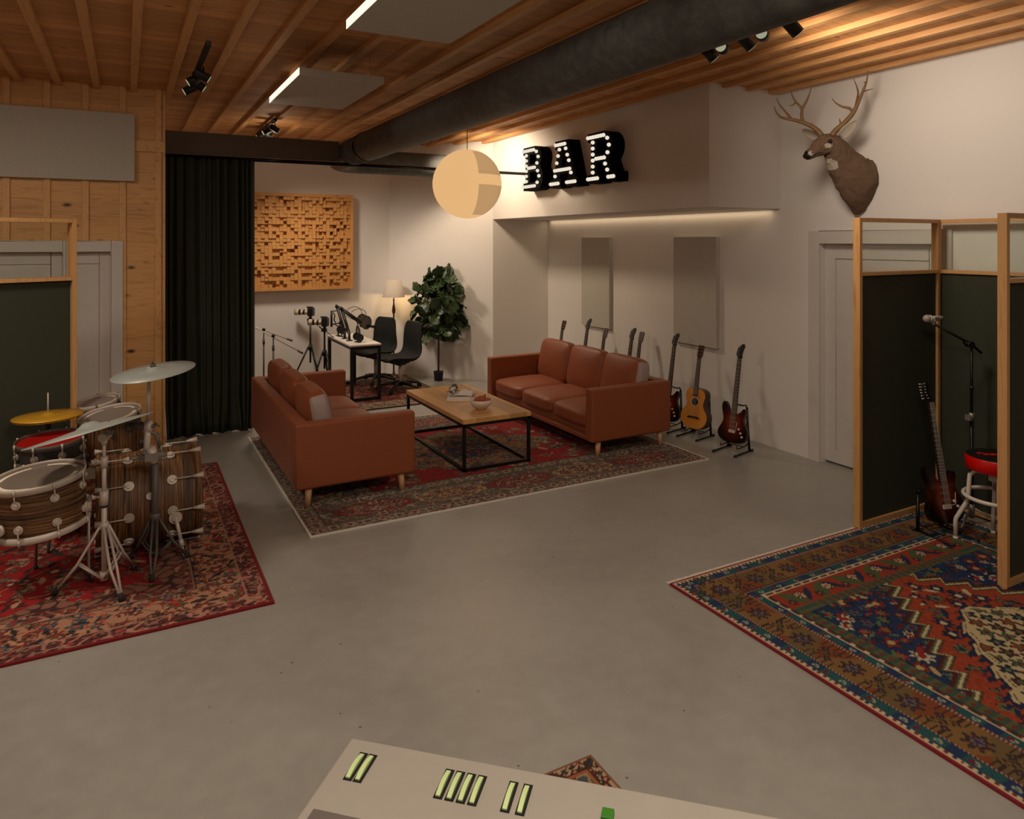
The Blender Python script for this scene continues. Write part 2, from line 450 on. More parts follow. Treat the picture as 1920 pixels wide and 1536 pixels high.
# curtain
nx, nz = 330, 26; vs = []; fs = []
for j in range(nz+1):
    z = .012+(3.0-.012)*j/nz
    for i in range(nx+1):
        u = i/nx; x = .375+.90*u
        ph = 2*PI*(12.5*u+.75*math.sin(5*u+1.0)+.32*math.sin(13*u)+.12*math.sin(29*u))
        fl = max(0, 1-z/.35)
        amp = .032+.012*math.sin(9*u+.5)+.014*fl
        y = 8.40+amp*math.sin(ph+.3*math.sin(z*1.2+u*4)+1.2*fl*math.sin(21*u)) + .012*math.sin(ph*2.1+z)
        x += .008*math.cos(ph)+.02*fl*math.sin(17*u+1)
        vs.append((x, y-.02*fl, z-(.012*fl*(1+math.sin(31*u)) if j == 0 else 0)))
for j in range(nz):
    for i in range(nx):
        a = j*(nx+1)+i; fs.append((a, a+1, a+nx+2, a+nx+1))
m = MB(); m.add(vs, fs, 0, True); o = m.build('curtain', 'curtain_velvet')
s_ = o.modifiers.new('thick', 'SOLIDIFY'); s_.thickness = .004
tag(o, 'dark green floor length velvet curtain hanging in tight folds', 'curtain')

def arcpts(cx, cy, z, r, a0, a1, n=10):
    return [(cx+r*math.cos(R(a0+(a1-a0)*i/n)), cy+r*math.sin(R(a0+(a1-a0)*i/n)), z) for i in range(n+1)]
DX, DZc, DR = 2.40, 3.17, .165
t = thing('air_duct', 'large dark grey round ventilation duct running the length of the ceiling', 'duct', (DX, 0, DZc))
m = MB(); m.tube([(0, -2.99, 0), (0, 3, 0), (0, 7.85, 0)], DR, n=48); m.build('duct_pipe', 'duct_steel', t)
m = MB(); pts = [(0, 7.87, 0), (0, 8.6, 0), (0, 9.0, 0)]+arcpts(.4, 9.0, 0, .4, 180, 90)[1:]+[(1.55, 9.4, 0)]+arcpts(1.55, 9.7, 0, .3, -90, 0)[1:]+[(1.85, 10.14, 0)]
m.tube(pts, DR*.985, n=48); m.build('duct_elbow', 'duct_steel', t)
m = MB(); m.cyl((0, 7.84, 0), (0, 7.88, 0), DR+.006, n=48); m.build('duct_collar', 'rod_black', t)

def cloud(y0, y1, label):
    t = thing('acoustic_cloud', label, 'acoustic panel', (1.10, y0, 3.30), group=None)
    MB().box(0, .635, 0, y1-y0, 0, .055).build('panel', 'grey_fabric', t, bevel=.003)
    MB().box(-.0025, 0, .0, y1-y0, .002, .053).build('glow_edge', 'glow_edge', t)  # glowing strip imitates spotlight falling on the panel's side, no lamp here
    for x in (.08, .555):
        for y in (.1, y1-y0-.1): MB().cyl((x, y, .05), (x, y, .3), .0009, n=6).build('wire', 'rod_black', t)
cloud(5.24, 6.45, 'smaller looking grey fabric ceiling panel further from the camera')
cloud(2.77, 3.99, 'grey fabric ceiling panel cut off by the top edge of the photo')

def spot_head(parent, loc, az, el, ln=.11, r=.036, mat='black_plastic', lens='lens_glow'):
    e = MB(); d = Vector((math.cos(R(az))*math.cos(R(el)), math.sin(R(az))*math.cos(R(el)), math.sin(R(el))))
    L = Vector(loc)
    e.cyl(L-d*ln*.55, L+d*ln*.45, r, r, n=20); e.cyl(L-d*ln*.62, L-d*ln*.55, r*.7, r, n=20)
    e.cyl(L, (L.x, L.y, .0), .008, n=8)
    h = e.build('spot_head', mat, parent)
    MB().cyl(L+d*ln*.452, L+d*(ln*.452+.003), r*.86, n=20).build('lens', lens, h)
def track(label, loc, ln, heads, r=.036):
    t = thing('track_light', label, 'spotlights', loc)
    MB().box(-.018, .018, 0, ln, -.005, .03).build('track', 'black_plastic', t)
    for (y, az, el) in heads: spot_head(t, (.03*math.cos(R(az)), y, -.07), az, el, r=r)
    return t
track('black track of spotlights on the ceiling above the green curtain end, left of the panels', (.53, 5.6, 3.528), 1.5, [(.75, -2, -30), (.95, 176, -32), (1.15, -2, -32), (1.38, 176, -30)])
track('small black cluster of spotlights just above the dark curtain header', (1.56, 8.75, 3.528), 1.25, [(.2, 0, -30), (.42, 180, -30), (.66, 0, -30), (.86, 182, -32), (1.1, 180, -32)])
track('black spotlights peeking under the duct beside the round lamp', (3.50, 8.30, 3.528), .95, [(.14, 20, -30), (.3, 150, -35), (.46, 20, -40), (.62, 150, -35), (.8, 40, -20)], r=.034)
track('row of black spotlights below the duct near the deer head wall', (3.70, 2.9, 3.528), 1.15, [(.22, 340, -45), (.42, 215, -5), (.60, 340, -45), (.78, 215, -5), (.95, 340, -45)], r=.042)

# round paper lamp
t = thing('globe_lamp', 'big round peach coloured paper globe lamp hanging on a thin black cord', 'lamp', (3.644, 7.85, 2.793))
gr = .42; n, mm = 30, 21; m = MB(); vs = []
for i in range(mm+1):
    for k in range(n):
        a = PI*i/mm; b = 2*PI*k/n
        vs.append((gr*math.sin(a)*math.cos(b), gr*math.sin(a)*math.sin(b), gr*math.cos(a)))
for i in range(mm):
    for k in range(n):
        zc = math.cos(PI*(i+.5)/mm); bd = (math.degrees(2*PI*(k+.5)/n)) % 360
        # darker patches on the right: refracted surroundings painted into the globe's colour
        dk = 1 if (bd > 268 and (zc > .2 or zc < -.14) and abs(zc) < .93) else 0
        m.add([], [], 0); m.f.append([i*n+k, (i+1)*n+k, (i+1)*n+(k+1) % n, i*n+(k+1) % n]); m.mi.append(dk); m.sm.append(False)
m.v = vs; m.build('shade', ['globe_paper', 'globe_refraction'], t)
MB().cyl((0, 0, gr-.01), (0, 0, .765), .005, n=8).build('cord', 'rod_black', t)

# acoustic panels on walls
o = MB().box(-1.22, .074, LY-.075, LY-.023, 2.681, 3.333).build('sound_absorber', 'grey_fabric', bevel=.003)
tag(o, 'wide grey fabric sound panel high on the pine wall above the doors', 'acoustic panel')
for (y0, y1), lb in (((7.815, 8.478), 'tall grey fabric sound panel in the niche nearest the slanted wall, the left one'), ((5.835, 6.531), 'tall grey fabric sound panel in the niche above the acoustic guitar, the right one')):
    o = MB().box(5.738, 5.79, y0, y1, .905, 2.150).build('sound_absorber', 'grey_fabric', bevel=.003)
    tag(o, lb, 'acoustic panel', None)

# wooden diffuser
t = thing('wooden_diffuser', 'square wall panel of pale wooden blocks at different depths', 'sound diffuser', (1.30, 10.83, 1.375))
W_, H_ = 1.753, 1.425
m = MB(); f_ = .045
m.box(0, f_, -.13, 0, 0, H_).box(W_-f_, W_, -.13, 0, 0, H_).box(f_, W_-f_, -.13, 0, 0, f_).box(f_, W_-f_, -.13, 0, H_-f_, H_)
m.build('frame', 'diffuser_wood', t)
ncx, ncz = 32, 26; cw = (W_-2*f_)/ncx; ch = (H_-2*f_)/ncz; m = MB()
rr = random.Random(3)
lev = [.075, .092, .106, .118, .127]
tile = [[rr.choice(lev) for _ in range(8)] for _ in range(7)]
for i in range(ncx):
    for j in range(ncz):
        d = tile[j % 7][i % 8] if rr.random() < .75 else rr.choice(lev)
        if rr.random() < .045: d = .03
        m.box(f_+i*cw, f_+(i+1)*cw-.0016, -d, 0, f_+j*ch, f_+(j+1)*ch-.0016)
m.build('blocks', 'diffuser_wood', t)

# marquee letters on the soffit face (x = 4.83), u runs toward -Y, v is up
def seg(p, q, n): return [(p[0]+(q[0]-p[0])*i/(n-1), p[1]+(q[1]-p[1])*i/(n-1)) for i in range(n)]
def arc(cx, cy, rx, ry, a0, a1, n): return [(cx+rx*math.cos(R(a0+(a1-a0)*i/(n-1))), cy+ry*math.sin(R(a0+(a1-a0)*i/(n-1)))) for i in range(n)]
LET = {}
hB = .57
LET['B'] = dict(w=.50, out=[(0, 0), (.30, 0)]+arc(.33, .16, .17, .16, -90, 50, 9)+arc(.31, .42, .16, .15, -35, 90, 8)+[(0, .57), (0, .47), (.055, .47), (.055, .10), (0, .10)],
    holes=[[(.17, .10), (.29, .10)]+arc(.29, .17, .07, .07, -90, 90, 6)+[(.17, .24)], [(.17, .34), (.27, .34)]+arc(.27, .405, .065, .065, -90, 90, 6)+[(.17, .47)]],
    bulbs=seg((.03, .05), (.32, .05), 7)+seg((.11, .12), (.11, .46), 6)+seg((.03, .52), (.30, .52), 7)+seg((.17, .29), (.32, .29), 4)+[(.39, .09), (.435, .17), (.40, .24), (.385, .34), (.415, .42), (.37, .49)])
LET['A'] = dict(w=.62, out=[(0, 0), (.25, 0), (.25, .10), (.215, .10), (.235, .165), (.395, .165), (.415, .10), (.37, .10), (.37, 0), (.62, 0), (.62, .10), (.575, .10), (.42, .57), (.12, .57), (.12, .47), (.19, .47), (.07, .10), (0, .10)],
    holes=[[(.265, .25), (.365, .25), (.315, .42)]],
    bulbs=seg((.04, .05), (.21, .05), 5)+seg((.41, .05), (.58, .05), 5)+seg((.16, .52), (.36, .52), 5)+[(.145, .14), (.185, .30), (.215, .385), (.245, .46), (.50, .16), (.455, .31), (.42, .38), (.385, .46)]+seg((.14, .21), (.47, .21), 8))
LET['R'] = dict(w=.54, out=[(0, 0), (.24, 0), (.24, .10), (.185, .10), (.185, .22), (.27, .22), (.34, .08), (.37, 0), (.54, 0), (.54, .11), (.47, .11), (.41, .25)]+arc(.31, .40, .17, .17, -45, 90, 9)+[(0, .57), (0, .47), (.065, .47), (.065, .10), (0, .10)],
    holes=[[(.185, .32), (.29, .32)]+arc(.29, .395, .075, .075, -90, 90, 6)+[(.185, .47)]],
    bulbs=seg((.03, .05), (.21, .05), 5)+seg((.125, .12), (.125, .46), 6)+seg((.03, .52), (.33, .52), 7)+seg((.19, .27), (.34, .27), 4)+[(.40, .48), (.43, .40), (.405, .32), (.36, .20), (.40, .13), (.42, .05), (.47, .05), (.51, .05)])
def letter(ch, ystart, z0, desc):
    L = LET[ch]
    t = thing('marquee_letter', desc, 'sign letter', (4.83, ystart, z0), -PI/2, 'BAR marquee sign')
    cu = bpy.data.curves.new('lt', 'CURVE'); cu.dimensions = '2D'; cu.fill_mode = 'BOTH'; cu.extrude = .0825
    for lp in [L['out']]+L['holes']:
        sp = cu.splines.new('POLY'); sp.points.add(len(lp)-1); sp.use_cyclic_u = True
        for p, q in zip(sp.points, lp): p.co = (q[0], q[1], 0, 1)
    tmp = bpy.data.objects.new('lt', cu); COL.objects.link(tmp)
    dg = bpy.context.evaluated_depsgraph_get(); me = bpy.data.meshes.new_from_object(tmp.evaluated_get(dg))
    bpy.data.objects.remove(tmp)
    me.name = 'body'; me.materials.clear(); me.materials.append(M['sign_black'])
    o = bpy.data.objects.new('body', me); COL.objects.link(o); o.parent = t
    o.rotation_euler = (PI/2, 0, 0); o.location = (0, -.0825, 0)
    b = o.modifiers.new('bevel', 'BEVEL'); b.width = .006; b.segments = 2; b.limit_method = 'ANGLE'
    bm = MB().sphere((0, 0, 0), .0225, 12).cyl((0, .02, 0), (0, .0, 0), .013, n=10)
    b0 = bm.build('bulb', 'bulb_cream', t)
    for i, (u, v) in enumerate(L['bulbs']):
        q = b0 if i == 0 else b0.copy()
        if i: COL.objects.link(q)
        q.location = (u, -.183, v)
# letters are read from the niche outward: local +X -> world -Y, local -Y -> world -X
letter('B', 8.27, 2.765, 'black letter B lit with round bulbs, first of the sign')
letter('A', 7.59, 2.755, 'black letter A lit with round bulbs, middle of the sign')
letter('R', 6.765, 2.755, 'black letter R lit with round bulbs, last of the sign')

# ================================================================== RUGS (dyed grid meshes)
class Cloth:
    def __init__(s, w, h, res):
        s.w, s.h, s.res = w, h, res
        s.nx, s.ny = int(w/res)+1, int(h/res)+1
        s.X, s.Y = np.meshgrid(np.linspace(0, w, s.nx), np.linspace(0, h, s.ny))
        s.C = np.zeros((s.ny, s.nx, 3)); s.rs = np.random.RandomState(5)
    def edge(s): return np.minimum(np.minimum(s.X, s.w-s.X), np.minimum(s.Y, s.h-s.Y))
    def put(s, mask, c): s.C[mask] = srgb(c)
    def win(s, cx, cy, r):
        i0, i1 = max(0, int((cx-r)/s.res)), min(s.nx, int((cx+r)/s.res)+2)
        j0, j1 = max(0, int((cy-r)/s.res)), min(s.ny, int((cy+r)/s.res)+2)
        return slice(j0, j1), slice(i0, i1)
    def rosette(s, cx, cy, r, c1, c2, c3, n=8, ph=0, sq=1.0, mask=None):
        w = s.win(cx, cy, r*1.3*max(1, sq)); x = (s.X[w]-cx)/sq; y = s.Y[w]-cy
        if x.size == 0: return
        d = np.hypot(x, y); a = np.arctan2(y, x)+ph
        rad = r*(.74+.26*np.cos(n*a))
        C = s.C[w]
        ok = np.ones_like(d, bool) if mask is None else mask[w]
        C[(d < rad*1.0+s.res*.9) & ok] = srgb(c3)
        C[(d < rad-s.res*.2) & ok] = srgb(c1); C[(d < r*.34) & ok] = srgb(c2)
    def leafm(s, cx, cy, l, wd, ang, c, mask=None):
        w = s.win(cx, cy, l); x = s.X[w]-cx; y = s.Y[w]-cy
        if x.size == 0: return
        u = x*math.cos(ang)+y*math.sin(ang); v = -x*math.sin(ang)+y*math.cos(ang)
        k = (np.abs(u) < l) & (np.abs(v) < wd*(1-(u/l)**2))
        if mask is not None: k &= mask[w]
        s.C[w][k] = srgb(c)
    def vines(s, mask, c, scale=.12, w=.16, seed=0):
        X, Y = s.X/scale, s.Y/scale
        f = np.sin(X*2.1+1.7*np.sin(Y*1.3+seed))+np.sin(Y*2.3+1.9*np.sin(X*1.1+seed*2))
        s.C[mask & (np.abs(f) < w)] = srgb(c)
    def speck(s, mask, cols, p=.3):
        r = s.rs.rand(s.ny//2+1, s.nx//2+1).repeat(2, 0).repeat(2, 1)[:s.ny, :s.nx]
        q = s.rs.randint(0, len(cols), (s.ny//2+1, s.nx//2+1)).repeat(2, 0).repeat(2, 1)[:s.ny, :s.nx]
        for i, c in enumerate(cols): s.C[mask & (r < p) & (q == i)] = srgb(c)
    def scatter(s, mask, n, r0, r1, pal, seed=1, petals=(5, 6, 8)):
        rs = np.random.RandomState(seed); pts = []
        js, is_ = np.where(mask)
        for _ in range(n*16):
            if len(pts) >= n: break
            k = rs.randint(len(js)); x, y = is_[k]*s.res, js[k]*s.res; r = r0+(r1-r0)*rs.rand()
            if all((x-a)**2+(y-b)**2 > ((r+c)*.9)**2 for a, b, c in pts):
                pts.append((x, y, r)); c = pal[rs.randint(len(pal))]
                s.rosette(x, y, r, c[0], c[1], c[2], int(petals[rs.randint(len(petals))]), rs.rand()*6, 1, mask)
                for _k in range(2): s.leafm(x+rs.randn()*r*1.3, y+rs.randn()*r*1.3, r*.9, r*.28, rs.rand()*3.1, c[2] if _k else c[1], mask)
    def build(s, name, label, x0, y0, z=.012, fringe=None):
        nx, ny = s.nx, s.ny
        v = np.stack([s.X, s.Y, np.full_like(s.X, z)], -1).reshape(-1, 3)
        bx = [(0, 0), (s.w, 0), (s.w, s.h), (0, s.h)]
        vs = np.vstack([v, [(x, y, 0.0) for x, y in bx]])
        idx = np.arange(nx*ny).reshape(ny, nx)
        q = np.stack([idx[:-1, :-1], idx[:-1, 1:], idx[1:, 1:], idx[1:, :-1]], -1).reshape(-1, 4)
        me = bpy.data.meshes.new(name); b = nx*ny
        faces = q.tolist()
        faces += [list(map(int, idx[0, ::-1]))+[b, b+1], list(map(int, idx[-1, :]))+[b+2, b+3],
                  list(map(int, idx[:, 0]))+[b+3, b], list(map(int, idx[::-1, -1]))+[b+1, b+2]]
        me.from_pydata(vs.tolist(), [], faces)
        at = me.color_attributes.new('dye', 'FLOAT_COLOR', 'POINT')
        c = np.ones((len(vs), 4), 'f'); c[:b, :3] = s.C.reshape(-1, 3); c[b:, :3] = s.C[0, 0]
        at.data.foreach_set('color', c.ravel())
        me.materials.append(M['carpet'])
        o = bpy.data.objects.new(name, me); COL.objects.link(o); o.location = (x0, y0, .001)
        tag(o, label, 'rug'); return o
def band(c, e, a, b): return (e >= a) & (e < b)

# --- red Persian rug under the drums
k = Cloth(3.30, 2.965, .0085); e = k.edge(); E_ = k.edge()
RED, DRED, CREAM, NAVY, ROSE, OLIVE, BLUE = (.60, .08, .07), (.40, .07, .07), (.74, .55, .42), (.13, .13, .17), (.60, .30, .24), (.38, .32, .20), (.30, .36, .40)
k.put(e >= 0, (.48, .06, .08))
m1 = band(k, e, .022, .125); k.put(m1, (.36, .16, .15)); k.vines(m1, (.72, .50, .42), .05, .35, 1); k.speck(m1, [(.15, .10, .12), (.62, .25, .2), (.55, .42, .35)], .35)
k.put(band(k, e, .125, .135), (.66, .50, .40))
m2 = band(k, e, .135, .375); k.put(m2, (.70, .50, .39))
k.vines(m2, (.50, .22, .17), .10, .10, 3); k.vines(m2, (.34, .28, .24), .14, .06, 9)
k.scatter(m2, 300, .026, .055, [((.50, .20, .15), CREAM, (.16, .12, .13)), (BLUE, (.70, .30, .2), (.13, .12, .15)), ((.42, .33, .22), RED, (.2, .12, .1)), ((.62, .32, .22), NAVY, (.24, .15, .12))], 4)
k.put(band(k, e, .375, .388), (.12, .09, .10)); k.put(band(k, e, .388, .396), (.62, .48, .38))
m3 = band(k, e, .396, .49); k.put(m3, (.42, .20, .17)); k.vines(m3, (.70, .52, .42), .045, .4, 5); k.speck(m3, [(.2, .13, .13), (.6, .2, .17), (.34, .36, .34)], .3)
k.put(band(k, e, .49, .50), (.15, .10, .10))
m4 = e >= .50; k.put(m4, (.60, .07, .07))
k.vines(m4, (.70, .50, .40), .20, .07, 2); k.vines(m4, (.22, .16, .15), .24, .05, 7)
k.scatter(m4, 250, .032, .07, [((.44, .36, .28), RED, (.14, .12, .12)), ((.26, .28, .28), CREAM, (.62, .46, .36)), ((.40, .10, .09), CREAM, (.16, .1, .1)), ((.66, .48, .38), DRED, (.2, .12, .1)), ((.34, .34, .26), ROSE, (.16, .12, .1))], 8)
m5 = band(k, e+.035*np.sin(k.X*14)*np.sign(1)+.03*np.sin(k.Y*15), .50, .60); k.put(m5, (.55, .36, .29)); k.vines(m5, (.25, .14, .12), .05, .5, 3)
k.build('persian_rug', 'red Persian rug with pink floral border under the drum kit', -2.545, 4.268)

# --- faded rug between the sofas
k = Cloth(3.77, 2.90, .0105); e = k.edge()
G1, G2 = (.42, .38, .33), (.30, .28, .25)
k.put(e >= 0, (.80, .78, .73))
k.put(e >= .015, G1); k.speck(e >= .015, [G2, (.5, .44, .38), (.36, .2, .18)], .5)
def lozenges(m, s_, wd, off, cols, step):
    # small diamonds along a border strip centred at distance off from the edge
    for side in range(4):
        L = k.w if side < 2 else k.h
        n_ = int(L/step)
        for i in range(n_):
            t_ = (i+.5)*L/n_
            x, y = ((t_, off) if side == 0 else (t_, k.h-off)) if side < 2 else ((off, t_) if side == 2 else (k.w-off, t_))
            k.rosette(x, y, wd, cols[i % len(cols)], (.2, .18, .17), (.62, .56, .48), 4, PI/4*(i % 2))
lozenges(None, 0, .036, .085, [(.50, .16, .15), (.35, .2, .18)], .125)
k.put(band(k, e, .145, .155), (.22, .2, .18))
m = band(k, e, .155, .52); k.put(m, (.36, .32, .28)); k.speck(m, [(.30, .27, .24), (.46, .40, .34), (.42, .2, .18), (.3, .3, .26)], .55); k.vines(m, (.56, .50, .43), .08, .12, 4)
def cart(cx, cy, horiz, col, ink):
    a, b = (.30, .125) if horiz else (.125, .30)
    w = k.win(cx, cy, .36); x = np.abs(k.X[w]-cx); y = np.abs(k.Y[w]-cy)
    oc = np.maximum(np.maximum(x/a, y/b), (x/a+y/b)/1.42)
    oc = oc+.03*np.sin(np.arctan2(k.Y[w]-cy, k.X[w]-cx)*16)
    k.C[w][oc < 1.06] = srgb((.22, .2, .18)); k.C[w][oc < 1] = srgb(col)
    ms = np.zeros_like(k.X, bool); ms[w] = oc < .9
    k.scatter(ms, 34, .018, .038, ink, int(cx*31+cy*17))
    k.vines(ms, (.45, .36, .28), .06, .10, cx)
inkC = [((.50, .20, .18), (.5, .4, .3), (.26, .2, .17)), ((.30, .34, .26), (.5, .2, .2), (.24, .2, .2)), ((.40, .28, .28), (.6, .5, .35), (.28, .16, .16))]
inkR = [((.60, .50, .40), (.3, .2, .2), (.3, .12, .12)), ((.36, .36, .32), (.6, .5, .4), (.25, .12, .12)), ((.22, .16, .2), (.6, .5, .4), (.5, .35, .3))]
cxs = [(i+.5)*(k.w-.5)/5+.25 for i in range(5)]
for i, cx in enumerate(cxs):
    for cy in (.335, k.h-.335): cart(cx, cy, True, (.60, .50, .36) if i % 2 else (.48, .14, .13), inkC if i % 2 else inkR)
for i in range(3):
    cy = .70+(k.h-1.4)*(i+.5)/3
    for cx in (.335, k.w-.335): cart(cx, cy, False, (.48, .14, .13) if i % 2 else (.60, .50, .36), inkR if i % 2 else inkC)
k.put(band(k, e, .52, .53), (.2, .18, .16))
m = band(k, e, .53, .66); k.put(m, (.36, .33, .29)); k.speck(m, [(.3, .27, .24), (.5, .44, .38)], .4); lozenges(None, 0, .034, .595, [(.46, .40, .34), (.48, .16, .15)], .12)
k.put(band(k, e, .66, .672), (.2, .18, .16))
m = e >= .672; k.put(m, (.55, .09, .09)); k.speck(m, [(.48, .09, .09), (.42, .12, .11)], .5)
k.scatter(m, 90, .04, .085, [((.40, .38, .30), (.62, .5, .4), (.2, .16, .15)), ((.30, .32, .28), (.55, .1, .1), (.5, .42, .34)), ((.25, .2, .25), (.6, .5, .35), (.44, .34, .28))], 12)
cx, cy = k.w/2-.05, k.h/2-.05
x = np.abs(k.X-cx); y = np.abs(k.Y-cy); md = x/.98+y/.68+.035*np.sin(np.arctan2(k.Y-cy, k.X-cx)*20)
k.put((md < 1.05) & m, (.3, .34, .28)); mm_ = (md < 1) & m; k.put(mm_, (.50, .40, .28)); k.speck(mm_, [(.44, .34, .25), (.36, .36, .28), (.5, .2, .16)], .45)
k.scatter(mm_, 90, .03, .07, [((.55, .30, .18), (.5, .42, .28), (.28, .22, .16)), ((.26, .28, .34), (.5, .42, .3), (.2, .18, .18)), ((.38, .38, .26), (.5, .15, .14), (.25, .22, .16))], 15)
mm_ = (md < .52) & m; k.put(mm_, (.20, .20, .27)); k.speck(mm_, [(.3, .15, .16), (.16, .14, .16), (.36, .3, .24)], .5)
k.scatter(mm_, 30, .03, .06, [((.45, .15, .14), (.5, .4, .3), (.16, .12, .12)), ((.30, .32, .38), (.5, .4, .3), (.16, .14, .16))], 16)
k.C = np.clip(k.C*1.3, 0, 1)*(.93+.14*k.rs.rand(k.ny, k.nx, 1))
k.build('vintage_rug', 'faded red and grey vintage rug with white edge under the sofas and coffee table', 1.142, 5.085)

# --- orange and blue Caucasian rug of the booth
k = Cloth(2.62, 3.35, .0088); X, Y = k.X, k.h-k.Y    # Y measured from the far (fringed) end
ex = np.minimum(k.X, k.w-k.X); ey = np.minimum(k.Y, k.h-k.Y); e = np.minimum(ex, ey*1.02)
TEAL, BLU, WHT, BRN, ORG, MAR, GRN = (.10, .36, .37), (.07, .18, .33), (.80, .71, .58), (.50, .36, .18), (.64, .22, .09), (.30, .05, .08), (.30, .40, .26)
k.put(e >= 0, (.52, .08, .13))
m = band(k, e, .013, .036); k.put(m, WHT); s_ = np.where(ex < ey, k.Y, k.X)
k.put(m & (np.floor(s_/.016) % 2 == 0) & (e > .019), (.45, .15, .1)); k.put(m & (np.floor(s_/.016) % 6 == 2) & (e > .019), (.12, .2, .28))
def tealband(a, b):
    m = band(k, e, a, b); k.put(m, TEAL); p = np.floor(s_/.075)
    k.put(m & (p % 3 == 1), BLU); k.put(m & ((np.floor((s_+e*1.2)/.011) % 2) == 0) & (p % 3 != 1), (.10, .22, .26))
    dd = np.hypot((s_ % .15)-.11, (e-(a+b)/2)*1.2); k.put(m & (dd < .017), (.62, .60, .50)); k.put(m & (dd < .009), (.3, .45, .4))
    dd = np.hypot((s_ % .225)-.05, (e-(a+b)/2)); k.put(m & (dd < .014), (.42, .05, .16))
def dots(a, b):
    m = band(k, e, a, b); k.put(m, MAR); k.put(m & (np.floor(s_/.009) % 2 == 0), (.70, .52, .44))
tealband(.036, .098); dots(.098, .11)
m = band(k, e, .11, .30); k.put(m, BRN)
k.put(m & (((s_+e*.7) % .5) < .22), (.48, .24, .10)); k.put(m & (((s_-e*.6) % .5) > .33), (.42, .33, .18))
k.put(m & (np.abs(((s_*1.0) % .034)-.017) < .005) & (np.abs(e-.205) > .045) & (((s_) % .29) < .15), (.20, .12, .10))
for side in range(4):
    L = k.h if side % 2 else k.w; n_ = int(L/.145)
    for i in range(n_):
        t_ = (i+.5)*L/n_; off = .205
        x, y = [(t_, off), (off, t_), (t_, k.h-off), (k.w-off, t_)][side]
        if i % 2:
            k.rosette(x, y, .060, (.30, .16, .12), (.3, .18, .28), (.14, .13, .18), 8); k.rosette(x, y, .036, (.42, .36, .38), (.16, .16, .26), (.2, .10, .12), 8)
        else:
            for q in range(5): k.rosette(x+[-.035, .035, 0, -.03, .03][q], y+[-.03, -.035, 0, .035, .03][q], .016, [(.14, .16, .24), (.42, .10, .10), (.22, .30, .22), (.5, .3, .14), (.14, .14, .16)][q], (.5, .35, .2), (.2, .14, .1), 4)
k.put(band(k, e, .30, .308), (.2, .12, .08)); dots(.308, .318)
tealband(.318, .375)
m = band(k, e, .375, .405); k.put(m, WHT); k.put(m & (np.floor(s_/.02) % 2 == 0) & (np.abs(e-.39) < .009), (.45, .15, .10)); k.put(m & (np.floor(s_/.02) % 4 == 1) & (np.abs(e-.39) < .009), (.14, .22, .2))
k.put(e >= .405, (.2, .08, .07))
# inner frame: floral panel at each end, green guard all round
inn = e >= .412
ef = np.where(inn, np.minimum(ex-.412, 9), -1); en = np.where(inn, ey-.412, -1)
pan = inn & (ey < .565); k.put(pan, (.58, .19, .08))
for endy in (k.h-.488, .488):
    for i in range(8):
        cx = .52+i*.235
        if cx > k.w-.45: break
        ms = pan
        k.leafm(cx, endy, .10, .045, .9 if i % 2 else 2.2, (.30, .34, .18), ms); k.leafm(cx+.115, endy, .085, .022, 2.2 if i % 2 else .9, (.10, .14, .26), ms)
        k.rosette(cx+.06, endy+.01, .038, (.76, .70, .58), (.62, .25, .12), (.12, .14, .24), 8, 0, 1, ms); k.rosette(cx-.05, endy-.03, .026, (.36, .10, .09), (.6, .4, .2), (.14, .14, .2), 6, 0, 1, ms)
g_ = inn & (np.minimum(ex-.412, ey-.565) < .065) & (ey >= .565); g2 = inn & (ex < .477) & (ey >= .565)
g = g_ | g2; k.put(g, (.33, .34, .22)); ss = s_
k.put(g & ((np.floor(ss/.028) % 2) == 0), (.20, .30, .24)); k.put(g & (np.hypot((ss % .056)-.028, (np.minimum(ex-.412, ey-.565)-.032)) < .013), (.46, .14, .08))
fld = inn & (ex >= .477) & (ey >= .63)
k.put(fld, (.06, .17, .33))
cx0, cyc = 1.28, 1.93       # centre of the diamond measured from the left and from the far end
ax, ay = np.abs(X-cx0), np.abs(Y-cyc)
yy = np.maximum(0, (cyc-.575)-ay)/.113; kk = np.floor(yy); saw = lambda f: np.where(f < .48, .14*f/.48, .14-.05*(f-.48)/.52); hw = np.where(ay > cyc-.575, -1, .02+.0905*kk+saw(yy-kk))
# distance-like value: negative inside the stepped diamond
dia = ax-hw
def shr(dx): # stepped diamond shrunk by dx
    yy = ((cyc-.575)-ay-dx*.55)/.113; kk = np.floor(yy)
    return (yy > 0) & (ax < .02+.0905*kk+saw(yy-kk)-dx)
inner = fld
k.scatter(inner & (dia > .03), 90, .030, .066, [((.74, .70, .60), (.55, .1, .1), (.06, .10, .2)), ((.60, .20, .09), (.32, .42, .28), (.05, .09, .18)), ((.32, .42, .28), (.6, .2, .1), (.05, .09, .18)), ((.24, .34, .40), (.35, .05, .1), (.05, .09, .18)), ((.50, .13, .08), (.7, .6, .4), (.05, .09, .18))], 21, (5, 8, 8))
k.vines(inner & (dia > 0), (.32, .30, .18), .24, .035, 3)
k.put(inner & shr(-.026), (.09, .06, .07)); k.put(inner & shr(-.022), MAR); k.put(inner & shr(-.002), (.28, .34, .20)); k.put(inner & shr(.012), (.78, .72, .56)); k.put(inner & shr(.027), (.26, .33, .18)); k.put(inner & shr(.036), (.30, .13, .06))
of = inner & shr(.043); k.put(of, (.60, .225, .10)); k.speck(of, [(.56, .205, .09), (.63, .25, .12)], .5)
mw = np.interp(ay, [0, .33, .47, .62, .74, .86, .90, .91], [.65, .61, .48, .36, .25, .09, .03, -.1])
